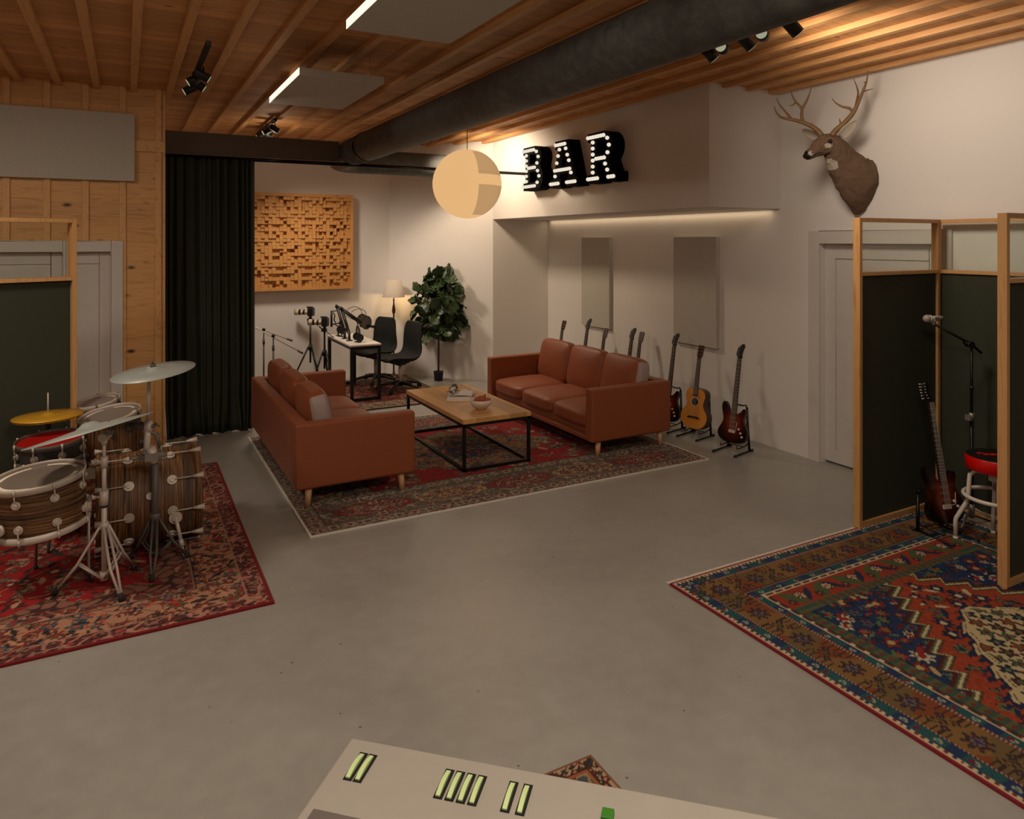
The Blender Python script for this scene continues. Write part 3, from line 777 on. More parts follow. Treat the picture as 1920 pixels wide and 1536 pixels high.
k.scatter(inner & shr(.095) & (ax-mw > .085), 44, .040, .060, [((.30, .40, .24), (.5, .08, .09), (.06, .12, .24)), ((.07, .13, .26), (.76, .70, .56), (.05, .06, .14)), ((.36, .44, .28), (.07, .14, .26), (.30, .06, .08))], 25, (8, 7, 9))
sc_w = .022*np.abs(((ay/.075) % 2)-1)+.018*np.sign(np.sin(ay/.075*PI))
med = ax-mw-sc_w
k.put(inner & (med < .055+.02*np.sign(np.sin(ay/.028*PI))), (.06, .10, .24)); k.put(inner & (med < .012), (.76, .69, .52)); k.put(inner & (med < -.012), (.30, .10, .10)); k.put(inner & (med < -.018), (.76, .69, .52))
mc = inner & (med < -.03)
gx = .105
for i in range(-7, 8):
    for j in range(-14, 15):
        x = cx0+i*gx+(gx/2 if j % 2 else 0); y = k.h-(cyc+j*.078)
        ii, jj = int(x/k.res), int(y/k.res)
        if 0 <= ii < k.nx and 0 <= jj < k.ny and mc[jj, ii]:
            c = [((.30, .07, .09), (.3, .4, .25), (.14, .16, .16)), ((.33, .42, .26), (.4, .07, .1), (.12, .14, .16)), ((.07, .13, .26), (.4, .45, .3), (.12, .1, .12)), ((.55, .22, .10), (.3, .38, .24), (.12, .12, .12))][(i*3+j*5) % 4]
            k.rosette(x, y, .041, *c, n=5, ph=(i*7+j)*.9, mask=mc)
o = k.build('caucasian_rug', 'orange, blue and teal patterned rug with stepped medallion under the booth', 2.912, 0.0)
m = MB()
rr = random.Random(2)
for i in range(430):
    x = .003+i*2.614/430; l = .028+.008*rr.random(); m.box(x, x+.0045, 3.35, 3.35+l, .001, .005)
fr_ = m.build('fringe', 'paper', o)

# --- rug under the desk and the small one by the console
k = Cloth(2.9, 1.95, .013); e = k.edge()
k.put(e >= 0, (.16, .13, .12)); m = band(k, e, .02, .36); k.put(m, (.52, .41, .32)); k.vines(m, (.28, .24, .20), .07, .4, 2); k.scatter(m, 200, .02, .045, [((.45, .2, .17), CREAM, (.2, .17, .15)), ((.3, .33, .3), CREAM, (.2, .18, .16))], 3)
k.put(band(k, e, .36, .38), (.2, .14, .13)); m = e >= .38; k.put(m, (.50, .13, .13)); k.vines(m, (.60, .45, .38), .09, .35, 6)
k.scatter(m, 160, .025, .055, [((.58, .44, .38), (.4, .1, .1), (.2, .14, .14)), ((.24, .27, .34), CREAM, (.3, .14, .14)), ((.38, .10, .10), CREAM, (.14, .12, .12))], 5)
k.build('desk_rug', 'red patterned rug with beige border under the podcast desk', .93, 8.58)
k = Cloth(.95, .62, .007); e = k.edge()
k.put(e >= 0, (.50, .34, .24)); m = band(k, e, .008, .055); k.put(m, (.70, .58, .44)); k.scatter(m, 160, .008, .018, [((.42, .14, .10), CREAM, (.2, .12, .1)), ((.2, .26, .26), CREAM, (.2, .14, .1))], 3)
k.put(band(k, e, .055, .062), (.2, .1, .08)); m = band(k, e, .062, .075); k.put(m, (.6, .34, .2)); m = band(k, e, .075, .16); k.put(m, (.26, .29, .29)); k.vines(m, (.62, .50, .36), .03, .35, 2); k.scatter(m, 60, .012, .028, [((.50, .22, .14), CREAM, (.14, .12, .1)), ((.28, .36, .34), CREAM, (.14, .12, .1))], 5)
k.put(band(k, e, .16, .175), (.58, .42, .26)); m = e > .175; k.put(m, (.46, .16, .11)); k.scatter(m, 50, .012, .03, [((.5, .42, .3), RED, (.16, .12, .1)), ((.2, .25, .26), CREAM, (.2, .12, .1))], 6)
k.build('small_rug', 'small patterned mat whose corner peeks out behind the mixing console', .71, 1.766)

# ================================================================== SOFAS
def make_sofa(label, loc, rz):
    """local: width along X (2.25), back at +Y, front at -Y (depth .98)"""
    t = thing('sofa', label, 'sofa', loc, rz, 'pair of brown leather sofas')
    W2, D2 = 1.125, .49
    m = MB(); m.box(-W2+.012, W2-.012, -D2+.02, D2-.02, .155, .205); m.box(-W2+.1, W2-.1, -D2+.06, D2-.1, .205, .29)
    m.build('base', 'leather', t, bevel=.012)
    MB().box(-W2, -W2+.115, -D2, D2, .160, .672).build('armrest', 'leather', t, bevel=.018, seg=3)
    MB().box(W2-.115, W2, -D2, D2, .160, .672).build('armrest', 'leather', t, bevel=.018, seg=3)
    MB().box(-W2+.115, W2-.115, D2-.115, D2-.002, .160, .672).build('backrest', 'leather', t, bevel=.018, seg=3)
    cw = (2*W2-.23)/3
    for i in range(3):
        cx = -W2+.115+cw*(i+.5)
        MB().cushion((cx, -.06, .345), (cw-.004, .84, .215), e=7, bulge=.30, n=14).build('seat_cushion', 'leather', t)
    for i in range(3):
        cx = -W2+.125+(cw-.006)*(i+.5)
        T = Tm((cx, .24, .635), (R(-11), 0, 0))
        MB().cushion((0, 0, 0), (cw-.004, .25, .50), e=5.5, bulge=.40, n=16, ax=1, T=T, ends=(1 if i == 0 else 0, 1 if i == 2 else 0)).build('back_cushion', ['leather', 'cushion_end'], t)
    for sx in (-1, 1):
        for sy in (-1, 1):
            MB().cyl((sx*(W2-.055), sy*(D2-.11), .16), (sx*(W2-.045), sy*(D2-.10), .014), .029, .021, n=20).build('leg', 'leg_oak', t)
    return t
# left sofa: back toward -X, faces +X ; local +Y -> world -X
s1 = make_sofa('brown leather three seat sofa seen from behind, on the left of the coffee table', (1.645, 6.755, 0), PI/2)
s2 = make_sofa('brown leather three seat sofa facing the coffee table, in front of the guitars', (4.41, 6.74, 0), -PI/2)

# coffee table
t = thing('coffee_table', 'low oak topped coffee table on a black square tube frame', 'coffee table', (3.02, 6.57, 0))
w2, l2 = .353, .74; T_ = .028
MB().box(-w2, w2, -l2, l2, .445, .487).build('tabletop', 'table_oak', t, bevel=.003)
a = w2-.004; b = l2-.004
for z in (.014+T_/2, .445-T_/2):
    for y in (-b+T_/2, b-T_/2): MB().box(-a, a, y-T_/2, y+T_/2, z-T_/2, z+T_/2).build('rail', 'black_metal', t, bevel=.002)
    for x in (-a+T_/2, a-T_/2): MB().box(x-T_/2, x+T_/2, -b, b, z-T_/2, z+T_/2).build('rail', 'black_metal', t, bevel=.002)
for x in (-a+T_/2, a-T_/2):
    for y in (-b+T_/2, b-T_/2): MB().box(x-T_/2, x+T_/2, y-T_/2, y+T_/2, .014, .445).build('leg', 'black_metal', t, bevel=.002)
TZ = .487
# books, magazine, bowl
t = thing('hardback_book', 'white book lying under the open magazine on the coffee table', 'book', (3.02, 6.68, TZ), R(-30))
MB().box(-.12, .12, -.15, .15, .000, .003).box(-.12, .12, -.15, .15, .020, .023).box(-.12, -.116, -.15, .15, .003, .020).build('cover', 'paper', t)
MB().box(-.116, .115, -.147, .147, .003, .020).build('pages', 'white_top', t)
t = thing('magazine', 'open magazine with one side rolled into a tube, lying on the white book', 'magazine', (3.075, 6.755, TZ+.0235), R(-32))
pg = [(-.095+.215*i/10, .004+.010*math.sin(i/10*PI)) for i in range(11)]
m = MB(); n_ = len(pg)
vs = [(x, y, z+dz) for dz in (0, .004) for y in (-.15, .15) for x, z in pg]
fs = []
for i in range(n_-1):
    fs += [(i, i+1, n_+i+1, n_+i), (2*n_+i, 2*n_+i+1, 3*n_+i+1, 3*n_+i), (i, i+1, 2*n_+i+1, 2*n_+i), (n_+i, n_+i+1, 3*n_+i+1, 3*n_+i)]
m.add(vs, fs, 0, True); m.add(vs, [(n_-1, 2*n_-1, 4*n_-1, 3*n_-1), (0, n_, 3*n_, 2*n_)], 0); m.build('page', 'paper', t)
m = MB()
for i, (x, wdt) in enumerate(((.02, .016), (.044, .010), (.060, .020))): m.box(x, x+wdt, .115, .130, .0165, .0172)
m.build('print', 'ink', t)
spir = [(-.098+(.036-.004*a/PI)*math.cos(a+PI*1.5), .040+(.036-.004*a/PI)*math.sin(a+PI*1.5)) for a in [i*4.2*PI/40 for i in range(41)]]
m = MB(); n_ = len(spir)
vs = [(x, y, z) for y in (-.158, .150) for x, z in spir]
rr = random.Random(5)
for i in range(n_-1): pass
m.add(vs, [(i, i+1, n_+i+1, n_+i) for i in range(n_-1)], 0, True)
for q in range(60):
    a0 = rr.random()*PI*1.9-.6; y = -.15+rr.random()*.25; L_ = .02+.04*rr.random()
    aa = [a0+i*.12 for i in range(4)]
    vs = [(-.098+.0373*math.cos(a), yy, .040+.0373*math.sin(a)) for yy in (y, y+L_) for a in aa]
    m.add(vs, [(i, i+1, 4+i+1, 4+i) for i in range(3)], 1, True)
o = m.build('rolled_page', ['paper', 'ink'], t); s_ = o.modifiers.new('t', 'SOLIDIFY'); s_.thickness = .0012
t = thing('bowl', 'white ceramic bowl of pastries on the coffee table', 'bowl', (3.0, 6.15, TZ))
MB().lathe([(0, 0), (.045, 0), (.05, .008), (.075, .022), (.101, .052), (.114, .092), (.110, .093), (.097, .054), (.07, .028), (0, .016)], 40).build('dish', 'ceramic', t)
pst = []
for i, (x, y, z, r, rot, c, lb) in enumerate([(.03, .02, .075, .046, 20, 'pastry', 'pastry standing on end at the back of the white bowl'), (.052, -.03, .068, .040, 100, 'pastry', 'round brown pastry at the right of the white bowl'), (-.012, -.035, .062, .034, 60, 'fruit_red', 'reddish fruit at the front of the white bowl'), (-.05, .0, .060, .032, 150, 'fruit_red', 'reddish fruit at the left of the white bowl'), (-.005, .05, .070, .038, 10, 'pastry', 'brown pastry behind the red fruits in the white bowl')]):
    m = MB().cushion((0, 0, 0), (r*2.2, r*1.7, r*1.8), e=2.6, bulge=.1, n=8)
    o = m.build('pastry' if c == 'pastry' else 'fruit', c, loc=(3.0+x, 6.15+y, TZ+z), rot=(R(rot*.6), R(20), R(rot)))
    tag(o, lb, 'food', 'food in the bowl')
    if c == 'pastry':
        MB().cyl((0, 0, r*.55), (0.004, 0, r*1.35), r*.5, r*.12, n=10).build('tip', c, o)

# ================================================================== PODCAST CORNER
t = thing('desk', 'narrow white topped desk on a black square frame', 'desk', (2.755, 9.66, 0))
hx, hy = .205, .60; q = .04
MB().box(-hx, hx, -hy, hy, .728, .75).build('desktop', 'white_top', t, bevel=.002)
for y in (-hy+q/2+.004, hy-q/2-.004):
    m = MB(); m.box(-hx+.004, hx-.004, y-q/2, y+q/2, .686, .727); m.box(-hx+.004, hx-.004, y-q/2, y+q/2, .014, .054)
    m.box(-hx+.004, -hx+.044, y-q/2, y+q/2, .054, .686); m.box(hx-.044, hx-.004, y-q/2, y+q/2, .054, .686)
    m.build('leg_frame', 'black_metal', t, bevel=.002)
for x in (-hx+.02, hx-.02): MB().box(x-.016, x+.016, -hy+.04, hy-.04, .69, .725).build('rail', 'black_metal', t)
MB().box(-hx+.004, -hx+.036, -hy+.04, hy-.04, .014, .046).build('rail', 'black_metal', t)

def office_chair(label, loc, rz):
    """local: sitter looks toward -Y"""
    t = thing('office_chair', label, 'office chair', loc, rz, 'black office chairs at the desk')
    # shell: profile from seat front up to back top, swept across the width
    prof = [(y_, z_, w_*1.14) for y_, z_, w_ in [(-.24, .455, .19), (-.20, .475, .215), (-.10, .468, .225), (0, .455, .23), (.10, .450, .232), (.175, .462, .232), (.225, .51, .230), (.245, .58, .225), (.245, .66, .215), (.24, .75, .205), (.25, .85, .195), (.262, .92, .175), (.268, .955, .13)]]
    nw = 12; vs = []
    for off in (0, 1):
        for i, (y, z, hw) in enumerate(prof):
            p = prof[min(i+1, len(prof)-1)]; p_ = prof[max(i-1, 0)]
            ty, tz = p[0]-p_[0], p[1]-p_[1]; l = math.hypot(ty, tz); ny, nz_ = tz/l, -ty/l
            for k_ in range(nw+1):
                u = -1+2*k_/nw; cv = .035*u*u; th = .052 if off else 0
                e_ = (1-.75*abs(u)**6)
                vs.append((hw*u, y+ny*(th*e_-cv), z+nz_*(th*e_-cv)))
    m = MB(); n1 = len(prof)*(nw+1); fs = []
    for i in range(len(prof)-1):
        for k_ in range(nw):
            a = i*(nw+1)+k_
            fs += [(a, a+1, a+nw+2, a+nw+1), (n1+a, n1+a+nw+1, n1+a+nw+2, n1+a+1)]
        a = i*(nw+1); b = a+nw
        fs += [(a, a+nw+1, n1+a+nw+1, n1+a), (b, n1+b, n1+b+nw+1, b+nw+1)]
    for k_ in range(nw):
        fs.append((k_, n1+k_, n1+k_+1, k_+1)); a = (len(prof)-1)*(nw+1)+k_; fs.append((a, a+1, n1+a+1, n1+a))
    m.add(vs, fs, 0, True); o = m.build('seat_shell', 'black_cloth', t); sd = o.modifiers.new('s', 'SUBSURF'); sd.levels = 1; sd.render_levels = 1
    MB().cyl((0, .03, .36), (0, .03, .42), .06, .16, n=24).box(-.06, .06, -.10, .14, .385, .41).build('mechanism', 'black_plastic', t)
    MB().tube([(.10, -.02, .395), (.20, -.03, .385), (.25, -.03, .39)], .006).build('lever', 'chrome', t)
    MB().cyl((0, .03, .10), (0, .03, .36), .026, n=24).build('gas_column', 'chrome', t)
    MB().cyl((0, .03, .075), (0, .03, .125), .045, .038, n=24).build('hub', 'black_plastic', t)
    for i in range(5):
        a = 2*PI*i/5+.35; c, s = math.cos(a), math.sin(a)
        l = MB().tube([(0+c*.03, .03+s*.03, .115), (c*.16, .03+s*.16, .105), (c*.315, .03+s*.315, .075)], [.026, .022, .015], n=10).build('base_arm', 'black_plastic', t)
        cx, cy = c*.315, .03+s*.315
        m = MB()
        for sg in (-1, 1): m.cyl((cx-s*.006*sg-s*.016*sg, cy+c*.006*sg+c*.016*sg, .042), (cx-s*.006*sg, cy+c*.006*sg, .042), .028, n=16)
        m.cyl((cx, cy, .045), (cx, cy, .08), .008, n=8); m.build('caster', 'black_plastic', l)
    return t
office_chair('black fabric swivel chair behind the desk, its wide backrest beside the floor lamp', (3.19, 10.10, .0135), R(-64))
office_chair('black swivel chair nearer the coffee table, seen from its side', (3.33, 9.44, .0135), R(-80))

def PX(x, y, dist):
    """point that the photo shows at pixel x,y, at the given depth along the viewing direction"""
    r = (x-960)/1333*dist; p = SF*dist+SL*r
    return Vector((p.x, p.y, H-(y-452)/1333*dist))
# boom arm microphones (two), pop filters (two), headphones (two)
def boom_mic(label, D, dx, dy):
    base = PX(655+dx, 638+dy, D); base.z = .75
    t = thing('boom_microphone', label, 'microphone', base, group='desk microphones')
    L = lambda x, y, d=0: PX(x+dx, y+dy, D+d)-base
    MB().cyl((0, 0, 0), (0, 0, .012), .042, n=24).cyl((0, 0, .012), (0, 0, .10), .016, n=16).build('base', 'black_plastic', t)
    a, b, c = L(655, 630), L(651, 588), L(641, 580)
    m = MB()
    for o_ in (-.012, .012): m.tube([Vector((0, 0, .09))+SL*o_, L(641, 581)+SL*o_], .009)
    m.build('lower_arm', 'black_metal', t)
    m = MB(); p0, p1 = L(638, 577), L(690, 614)
    for o_ in (-.012, .014): m.tube([p0+Vector((0, 0, o_)), p1+Vector((0, 0, o_))], .0085)
    m.sphere(L(640, 579), .026, 12).build('upper_arm', 'black_metal', t)
    m = MB(); p = p0*.8+p1*.2
    m.tube([L(648, 592)+Vector((0, 0, .0)), L(672, 604)], .003); m.tube([L(647, 600), L(653, 622)], .004); m.build('spring', 'stand_dark', t)
    m = MB(); q = L(697, 612); d = (SL*.5+Vector((0, 0, -.05))-SF*.3).normalized()
    m.cyl(q-d*.04, q+d*.05, .019, n=20); m.sphere(q-d*.04, .019, 14); m.build('microphone', 'black_plastic', t)
    g = MB(); m = MB(); cp = L(687, 605); n_ = (SL*.80-SF*.6).normalized(); x_, y_, _ = frame(n_)
    ring = [cp+(x_*math.cos(2*PI*i/32)+y_*math.sin(2*PI*i/32))*.088 for i in range(32)]
    m.tube(ring, .0055, n=8, closed=True)
    pf = m.build('pop_filter', 'black_plastic', t)
    MB().cyl(cp-n_*.0015, cp+n_*.0015, .086, n=32).build('screen', 'mesh_grey', pf)
    MB().tube(bez(L(659, 586), L(664, 578), L(686, 574), cp+Vector((0, 0, .088)), 16), .004, n=8).build('gooseneck', 'black_metal', pf)
    return t
boom_mic('black boom arm microphone with round pop filter, the one nearer the front of the desk', 9.62, 0, 0)
boom_mic('black boom arm microphone behind the other one on the desk', 9.82, -8.5, -4)
def headphones(label, x, y, D):
    c = PX(x, y, D); base = Vector((c.x, c.y, .75))
    t = thing('headphones', label, 'headphones', base, math.atan2(SL.y, SL.x)+.35, 'headphones on the desk')
    z0 = c.z-.75
    for sg, nm in ((-1, 0), (1, 1)):
        cp = MB().cyl((.02+sg*.010, -.075*sg-.022, z0), (.02+sg*.010, -.075*sg+.022, z0), .052, .048, n=28)
        e_ = cp.build('ear_cup', 'black_plastic', t)
    m = MB(); pts = [(.02+.012*math.cos(a), -.078*math.cos(a), z0+.03+.125*math.sin(a)) for a in [PI*i/18 for i in range(19)]]
    m.tube(pts, .010, n=10); m.build('headband', 'black_plastic', t)
    m = MB(); m.tube([(p[0]+.004, p[1], p[2]+.010) for p in pts[3:-3]], .006, n=8); m.build('band_trim', 'chrome', t)
    m = MB(); m.cyl((.02, 0, 0), (.02, 0, .008), .05, n=24); m.cyl((.02, 0, .008), (.02, 0, z0+.135), .006, n=10); m.build('stand', 'black_metal', t)
headphones('black over ear headphones at the front of the desk, hung on a stand', 668.5, 632, 9.50)
headphones('black over ear headphones at the far side of the desk behind the microphones', 637.5, 619, 10.05)
# phone clamp arm
b = PX(634, 633, 10.12); b.z = .75
t = thing('phone_holder', 'black upright phone clamp on an arm at the back of the desk', 'phone holder', b)
L = lambda x, y: PX(x, y, 10.12)-b
MB().cyl((0, 0, 0), (0, 0, .01), .035, n=20).tube([(0, 0, .01), L(634, 612), L(628, 608), L(622, 608)], .010).build('arm', 'black_metal', t)
m = MB(); m.tube([L(621.5, 583), L(621.5, 613)], .016, n=6); m.tube([L(621, 583.5), L(631, 583)], .008, n=6); m.tube([L(625, 586), L(628, 592), L(626.5, 600), L(629, 606), L(635, 607), L(637, 603)], .009, n=6)
m.build('clamp', 'black_plastic', t)

def camera_tripod(label, px, py, D, lab2, lr=.27, la=200):
    """photo camera with a long cream lens, on a tripod; both in view coordinates"""
    c = PX(px, py, D); g = Vector((c.x, c.y, .0135)); hh = c.z-.089
    t = thing('tripod', label, 'tripod', g, group='camera tripods')
    MB().cyl((0, 0, .30), (0, 0, hh-.05), .014, n=14).cyl((0, 0, .48), (0, 0, .56), .030, n=16).cyl((0, 0, .86), (0, 0, .89), .02, n=16).build('column', 'black_metal', t)
    for i in range(3):
        a = R(la+120*i); d = SL*math.cos(a)+SF*math.sin(a)
        l = MB().tube([(d.x*.03, d.y*.03, .53), (d.x*lr, d.y*lr, .013)], [.014, .010], n=8).build('leg', 'black_metal', t)
        MB().sphere((d.x*lr, d.y*lr, .016), .014, 10).build('rubber_foot', 'rubber', l)
    m = MB(); m.cyl((0, 0, hh-.055), (0, 0, hh-.012), .028, n=16); p = SL*-.035; m.cyl(Vector((0, 0, hh-.04))+p*1.2, Vector((0, 0, hh-.04))-p*.9, .022, n=14)
    m.build('head', 'black_plastic', t)
    q = MB(); s0 = Vector((0, 0, hh-.04)); s1 = s0+SL*.13+Vector((0, 0, -.10)); s2 = s0+SL*.20+Vector((0, 0, -.16))
    q.tube([s0, s1], .005); q.tube([s1, s2], [.010, .012]); q.build('pan_handle', 'black_plastic', t)
    k_ = thing('camera', lab2, 'camera', Vector((c.x, c.y, c.z-.088)), math.atan2(SL.y, SL.x), 'cameras with long lenses')
    MB().box(-.03, .05, -.06, .06, .03, .145).box(-.04, .035, -.03, .03, .145, .165).box(-.055, .0, -.02, .02, .150, .168).cyl((.0, 0, 0), (0, 0, .03), .02, n=12).build('body', 'black_plastic', k_, bevel=.006)
    m = MB(); xs_ = [-.03, -.075, -.105, -.135, -.165, -.185, -.215, -.225]; rs_ = [.034, .037, .038, .039, .041, .043, .044, .044]
    for i in range(len(xs_)-1): m.cyl((xs_[i], 0, .085), (xs_[i+1], 0, .085), rs_[i], rs_[i+1], n=28, mi=0 if i in (0, 2, 4, 5) and i != 5 or i == 5 else 1)
    m.build('lens_barrel', ['lens_cream', 'black_plastic'], k_)
    MB().cyl((-.226, 0, .085), (-.2265, 0, .085), .038, n=28).build('front_glass', 'rod_black', k_)
camera_tripod('black tripod on the left, its splayed legs showing above the sofa arm', 582, 585, 10.45, 'camera with a long cream banded lens, the higher and left of the two')
camera_tripod('black tripod standing next to the white desk', 608.5, 604, 9.95, 'camera with a long cream banded lens, the lower one next to the desk', .20, 88.5)

def boom_stand(label, px, py, D, tail, tip, ylen):
    c = PX(px, py, D); g = Vector((c.x, c.y, .0135))
    t = thing('microphone_stand', label, 'microphone stand', g, group='microphone stands behind the left sofa')
    MB().cyl((0, 0, .10), (0, 0, c.z-.14), .011, n=12).cyl((0, 0, c.z-.16), (0, 0, c.z-.03), .0075, n=10).cyl((0, 0, c.z-.20), (0, 0, c.z-.13), .016, n=12).build('pole', 'stand_dark', t)
    a = PX(*tail, D)-g; b = PX(*tip, D)-g
    MB().tube([a, b], .0075).build('boom', 'chrome', t); d = (b-a).normalized()
    MB().cyl(b-d*.02, b+d*.055, .014, n=12).build('counterweight', 'stand_dark', t)
    MB().sphere((0, 0, c.z-.005), .024, 12).build('clutch', 'black_plastic', t)
    MB().cyl(a-d*.13, a, .022, .016, n=16).sphere(a-d*.14, .026, 14).build('microphone', 'mic_grey', t)
    for i in range(3):
        an = R(30+120*i); dd = Vector((math.cos(an), math.sin(an), 0))
        MB().tube([Vector((0, 0, .14)), dd*.26+Vector((0, 0, .013))], .008).build('leg', 'stand_dark', t)
boom_stand('chrome microphone boom stand with the shorter higher arm, behind the left sofa', 494.5, 619.5, 9.55, (420, 592), (541, 636.5), 0)
boom_stand('chrome microphone boom stand with the longer lower arm, behind the left sofa', 512.5, 631, 9.20, (440, 593.5), (561, 659), 0)

# floor lamp
t = thing('floor_lamp', 'floor lamp with pale fabric shade and slim turned dark stem in the corner', 'lamp', (3.625, 10.49, .013))
zt, zb_ = 1.49, 1.225
MB().lathe([(0, 0), (.13, 0), (.13, .012), (.05, .028), (.018, .05), (.013, .08), (.013, zb_-.28)], 28).build('base', 'brass_dark', t)
MB().lathe([(.008, .94), (.016, .945), (.010, .955), (.022, .98), (.029, 1.02), (.024, 1.06), (.012, 1.12), (.010, 1.16), (.016, 1.175), (.010, 1.19), (.010, 1.22)], 24).build('turned_stem', 'brass_dark', t)
m = MB().lathe([(.170, zb_), (.117, zt), (.115, zt), (.168, zb_)], 40); tt = NT('lamp_shade_cloth')
df = tt.n('ShaderNodeBsdfDiffuse', {0: (*srgb((.82, .77, .71)), 1)}); tl = tt.n('ShaderNodeBsdfTranslucent', {0: (*srgb((.9, .75, .55)), 1)})
mx = tt.n('ShaderNodeMixShader', {0: .03, 1: df.outputs[0], 2: tl.outputs[0]}); tt.t.links.new(mx.outputs[0], tt.out.inputs[0]); M['lamp_shade_cloth'] = tt.m
m.build('lamp_shade', 'lamp_shade_cloth', t)
MB().sphere((0, 0, 1.235), .02, 12).build('bulb', 'bulb_warm', t)
for a in (0, 120, 240): MB().tube([(0, 0, 1.26), (.142*math.cos(R(a)), .142*math.sin(R(a)), 1.35)], .002, n=5).build('shade_wire', 'brass_dark', t)

# fiddle leaf fig
t = thing('potted_fig', 'tall fiddle leaf fig tree in a small black pot by the slanted wall', 'plant', (4.134, 9.93, 0))
MB().lathe([(0, 0), (.058, 0), (.062, .006), (.073, .125), (.076, .128), (.076, .14), (.066, .14), (.066, .115), (0, .11)], 28).build('pot', 'pot_black', t)
rr = random.Random(11)
m = MB().tube([(0, 0, .11), (.004, 0, .5), (0, .004, .8), (.01, 0, 1.1), (0, 0, 1.38)], [.013, .012, .012, .010, .006], n=10)
lf = MB()
def leafmesh(p, d, up, L_, W_):
    d = Vector(d).normalized(); x = d.cross(Vector(up)).normalized(); n_ = x.cross(d)
    nu, nv = 7, 6; vs = []
    prof_ = [.10, .42, .50, .62, .92, 1.0, .72, .12]
    for i in range(nu+1):
        u = i/nu; w_ = prof_[i]*W_
        for j in range(nv+1):
            v = -1+2*j/nv
            z = -.25*L_*u*u+.05*W_*abs(v)*3+.012*math.sin(u*17+v*3)
            vs.append(p+d*(u*L_)+x*(v*w_)+n_*z)
    lf.add(vs, [(i*(nv+1)+j, i*(nv+1)+j+1, (i+1)*(nv+1)+j+1, (i+1)*(nv+1)+j) for i in range(nu) for j in range(nv)], 0, True)
for i in range(120):
    f = i/119; z = .70+.84*f
    a = i*2.399+rr.random()*.5
    rad = .33*math.sin(min(1, .22+.78*(1-abs(f-.45)*1.5))*PI/2)
    if f > .8: rad *= .55
    c, s = math.cos(a), math.sin(a)
    r0 = rad*(.45+.55*rr.random())
    st = Vector((0, 0, z-.12)); p = Vector((c*r0, s*r0, z+.04*rr.random()))
    if i % 3 == 0: m.tube([st, p*.6+st*.4+Vector((0, 0, .02)), p], .004, n=5)
    L_ = .17+.085*rr.random(); dn = rr.uniform(-1.3, .35)+f*.9
    # blades hang or stand with their faces turned outward
    leafmesh(p, (c*.75+rr.uniform(-.6, .6), s*.75+rr.uniform(-.6, .6), dn), (c+rr.uniform(-.3, .3), s+rr.uniform(-.3, .3), .55), L_, L_*.46)
for i in range(8):
    a = i*.79; leafmesh(Vector((.03*math.cos(a), .03*math.sin(a), 1.34)), (math.cos(a)*.6, math.sin(a)*.6, 1.0), (math.cos(a), math.sin(a), -.5), .23, .10)
for i, v in enumerate(lf.v):
    q = .755*(v[0]+4.134)+.655*(v[1]+9.93)-9.845
    if q > 0: lf.v[i] = (v[0]-.755*q, v[1]-.655*q, v[2])
m.build('trunk', 'bark', t); o = lf.build('foliage', 'leaf', t); s_ = o.modifiers.new('t', 'SOLIDIFY'); s_.thickness = .0015

# ================================================================== GUITARS
def smooth(pts, n=4, closed=True):
    out = []; N = len(pts)
    for i in range(N):
        p0, p1, p2, p3 = [Vector(pts[(i+k_) % N]) for k_ in (-1, 0, 1, 2)]
        for j in range(n):
            t_ = j/n
            out.append(tuple(.5*((2*p1)+(p2-p0)*t_+(2*p0-5*p1+4*p2-p3)*t_*t_+(3*p1-p0-3*p2+p3)*t_**3)))
    return out
ST = smooth([(0, 0), (.075, .005), (.13, .032), (.158, .08), (.156, .135), (.128, .19), (.108, .23), (.112, .27), (.124, .31), (.116, .342), (.096, .345), (.072, .315), (.045, .293), (0, .288), (-.04, .295), (-.062, .325), (-.082, .365), (-.105, .392), (-.130, .385), (-.140, .34), (-.126, .28), (-.112, .225), (-.124, .175), (-.152, .125), (-.160, .075), (-.132, .03), (-.07, .004)])
AC = smooth([(0, 0), (.075, .008), (.135, .045), (.162, .105), (.155, .165), (.122, .215), (.103, .255), (.108, .30), (.120, .345), (.108, .395), (.065, .425), (0, .432), (-.065, .425), (-.108, .395), (-.120, .345), (-.108, .30), (-.103, .255), (-.122, .215), (-.155, .165), (-.162, .105), (-.135, .045), (-.075, .008)])
